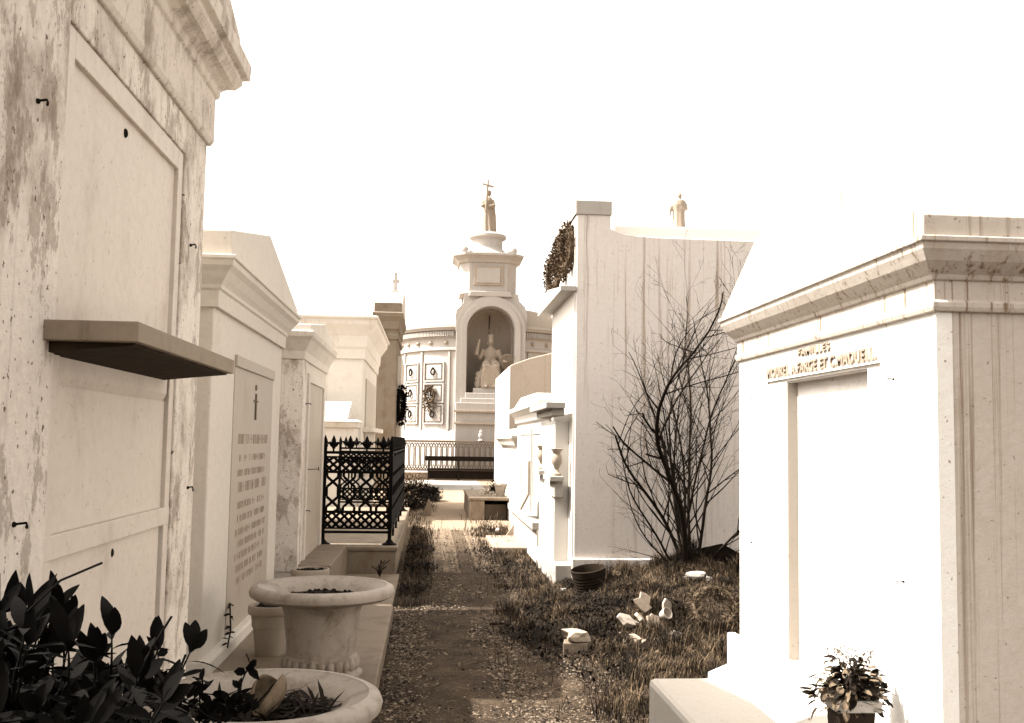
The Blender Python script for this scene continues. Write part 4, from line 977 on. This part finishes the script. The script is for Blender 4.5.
# broken marble pieces in the grass
def shard(c, a, b_, th, rot, seed, mat, label):
    m = MB(); r2 = random.Random(seed); n = 11; pts = [(math.cos(i*6.283/n+.3)*a*r2.uniform(.45,1.15), math.sin(i*6.283/n+.3)*b_*r2.uniform(.6,1.1)) for i in range(n)]
    m.prism(pts, 'z', -th/2, th/2)
    Mt = Matrix.Rotation(R(rot[2]),3,'Z') @ Matrix.Rotation(R(rot[1]),3,'Y') @ Matrix.Rotation(R(rot[0]),3,'X')
    c = Vector((c[0], c[1], gh(c[0],c[1])+c[2])); m.v = [tuple(Mt @ Vector(v) + c) for v in m.v]
    tag(m.build('marble_shard', mat, bevel=.004), label, 'rubble', 'broken marble in the grass')
shard((1.79,8.36,.16), .10,.085,.02, (70,12,15), 1, M['petal'], 'tallest upright marble shard in the pile beside the ribbed pot')
shard((1.64,8.28,.07), .13,.06,.04, (40,25,25), 2, M['white'], 'bright long marble shard lying left in the shard pile')
shard((1.83,8.22,.06), .08,.07,.02, (62,-32,40), 3, M['petal'], 'pointed marble shard standing on its corner in the pile')
shard((1.73,8.25,.09), .06,.055,.03, (45,10,70), 6, M['fardk'], 'dull stained marble shard in the middle of the pile')
b = MB(); b.lathe((0,0,0), [(.03,0),(.042,.035),(.048,.075),(.042,.075),(.036,.035),(.01,.012)], 20); Mt = Matrix.Rotation(R(60),3,'X') @ Matrix.Rotation(R(30),3,'Y'); b.v = [tuple(Mt @ Vector(v) + Vector((1.90,8.2,gh(1.9,8.2)+.10))) for v in b.v]
tag(b.build('white_cup', M['white'], smooth=40), 'small white cup tipped beside the marble shards', 'cup')
for i, (px2, py2, s_, lb) in enumerate(((2.70,10.15,.09,'largest pale stone lump just below the bare shrub'),(2.44,9.4,.055,'small white stone left above the grass ring'),(1.95,8.0,.055,'pale stone between the shards and the grass ring'),(1.62,7.98,.06,'flat pale stone in front of the marble shards'),(1.42,10.7,.03,'tiny white stone in grass beside the ribbed pot'))):
    b = MB(); b.rock((px2, py2, gh(px2,py2)+s_*.45), (s_*1.2,s_*.8,s_*.55), i+13, .38)
    for q in range(3): b.rock((px2+(q-1)*s_*1.3, py2-s_*.6, gh(px2,py2)+s_*.2), (s_*.35,s_*.3,s_*.25), i*5+q, .5)
    tag(b.build('pale_stone', M['petal'] if i % 2 else M['slabw']), lb, 'stone', 'pale stones in the grass')
shard((1.98,8.35,.09), .05,.09,.03, (85,0,15), 12, M['fardk'], 'brown narrow tile fragment upright near the hollow in the grass')
# grass-grown wreath ring
rnd = random.Random(77)
b = wreath_mb((2.36, 8.30, gh(2.36,8.30)+.15), .17, .055, 2600, (-.1,-.72,.7), rnd, .05, .006, 1.05)
tag(b.build('straw_ring', M['straw'], recalc=False), 'old straw wreath ring lying in the grass near the white tomb', 'wreath')
# dark mound standing in for the shadow beneath the shrub
b = MB(); b.rock((3.02,10.75,.30), (.30,.22,.20), 4, .5); tag(b.build('shadow_mound', M['soil'], smooth=60), 'black mound giving the shadow at the foot of the bare shrub', 'mound')
# flat slab right of far path + planter + pots
b = MB(); b.box(.92, 1.42, 14.6, 16.4, -.02, .09); tag(b.build('flat_slab', M['shelf'], bevel=.015), 'flat stone slab at the right edge of the path by the panelled tomb', 'slab')  # darker stone colour stands in for the shadow on this slab
b = MB(); b.prism([(.92+.28,0),(1.38,0),(1.38,.28)], 'y', 16.45, 16.5); tag(b.build('leaning_tile', M['fardk'], bevel=.005), 'triangular tile leaning at the back of the flat slab', 'tile')
pl_ = thing('stone_planter', 'low box shaped stone planter in the sun at the right of the far path', 'planter', (1.25, 22.3, 0))
b = MB(); b.box(.82, 1.12, 20.6, 24.0, -.02, .40); b.build('end_block', M['ledge'], pl_, bevel=.015)
b = MB(); b.box(1.12, 1.6, 21.0, 24.0, -.02, .30); b.build('box', M['t5'], pl_, bevel=.01)
b = MB(); b.box(.80, 1.62, 20.58, 24.02, .40, .46); b.build('top_slab', M['ledge'], pl_, bevel=.01)
round_pot((1.48, 21.2, .46), .14, .26, 'dark potted plant pot standing at the right end of the stone planter')
b = MB()
for k in range(240):
    v = Vector((rg.gauss(0,.1), rg.gauss(0,.12), abs(rg.gauss(0,.12)))); b.leaf((1.46+v.x, 22.6+v.y, .46+v.z), (v.x*5, v.y*5, .6), (0,0,1), .07, .035)
tag(b.build('potted_plant', M['leaf'], recalc=False), 'small bushy plant on the back of the stone planter', 'plant')
b = MB()
for k in range(90):
    v = Vector((rg.gauss(0,.1), rg.gauss(0,.1), abs(rg.gauss(0,.05)))); b.leaf((1.2+v.x, 21.3+v.y, .47+v.z), (v.x*5, v.y*5, .6), (0,0,1), .07, .05)
tag(b.build('cut_flowers', M['white'], recalc=False), 'bunch of white cut flowers lying on the stone planter', 'flowers')
b = MB(); b.rock((1.2,17.6,.06), (.05,.05,.045), 1, .1); tag(b.build('white_ball_stone', M['white'], smooth=60), 'single round white stone in grass before the planter', 'stone')
# low headstone left of far path
b = MB(); b.prism([(0,0),(.16,0),(.16,.3),(.10,.36),(0,.06)], 'y', 21.6, 21.7); b.v = [(v[0]-.12, v[1], v[2]) for v in b.v]; tag(b.build('grave_kerb', M['ledge'], bevel=.01), 'small L shaped grave kerb poking out of the left bush', 'kerb')
# paved court before the bench
b = MB(); b.box(-1.2, 1.85, 33, 40.9, -.02, .012); tag(b.build('paved_court', M['slabw']), kind='structure')
b = MB(); b.tube([(.55,8.95,.01),(.66,8.93,.018),(.72,8.9,.01)], .012, 6); tag(b.build('stick', M['bark'], smooth=60), 'short dark stick lying on the gravel path', 'stick')

# ================================================================== light, sky, camera
w = bpy.data.worlds.new('World'); SC.world = w; w.use_nodes = True; nt = w.node_tree
bgn = nt.nodes['Background']; sky = nt.nodes.new('ShaderNodeTexSky'); sky.sky_type = 'NISHITA'; sky.sun_disc = False
EL, AZ_ = 53.5, 270.0
sky.sun_elevation = R(EL); sky.sun_rotation = R(AZ_ + 2); sky.air_density = 1.0; sky.dust_density = 4.0; sky.ozone_density = 1.0
bw = nt.nodes.new('ShaderNodeRGBToBW'); nt.links.new(sky.outputs[0], bw.inputs[0])
mx = nt.nodes.new('ShaderNodeMix'); mx.data_type = 'RGBA'; mx.blend_type = 'MULTIPLY'; mx.inputs['Factor'].default_value = 1
nt.links.new(bw.outputs[0], mx.inputs[6]); mx.inputs[7].default_value = (1.0, .94, .87, 1)
nt.links.new(mx.outputs[2], bgn.inputs['Color']); bgn.inputs['Strength'].default_value = .15
sd = bpy.data.lights.new('sun', 'SUN'); sd.energy = 3.0; sd.angle = R(.5); sd.color = (1, .96, .9)
so_ = bpy.data.objects.new('sun', sd); COL.objects.link(so_)
az = R(AZ_ + 2); toward = Vector((math.sin(az)*math.cos(R(EL)), math.cos(az)*math.cos(R(EL)), math.sin(R(EL))))
so_.rotation_euler = toward.to_track_quat('Z', 'Y').to_euler()

F = 1010.0; yaw, pitch, roll = R(4.53), math.atan(80/F), R(.9)
fw = Vector((math.sin(yaw)*math.cos(pitch), math.cos(yaw)*math.cos(pitch), math.sin(pitch)))
r0 = Vector((math.cos(yaw), -math.sin(yaw), 0)); u0 = r0.cross(fw)
up = u0*math.cos(roll) - r0*math.sin(roll); rt_ = r0*math.cos(roll) + u0*math.sin(roll)
cam = bpy.data.cameras.new('camera'); cam.sensor_width = 36; cam.lens = 36*F/1024; cam.clip_end = 2000; cam.clip_start = .05
co_ = bpy.data.objects.new('camera', cam); COL.objects.link(co_)
mw = Matrix((rt_, up, -fw)).transposed().to_4x4(); mw.translation = Vector((0,0,1.6)); co_.matrix_world = mw
SC.camera = co_
vs = SC.view_settings; vs.view_transform = 'Standard'; vs.look = 'None'; vs.gamma = 1; vs.exposure = 2.5
SC.cycles.max_bounces = 8
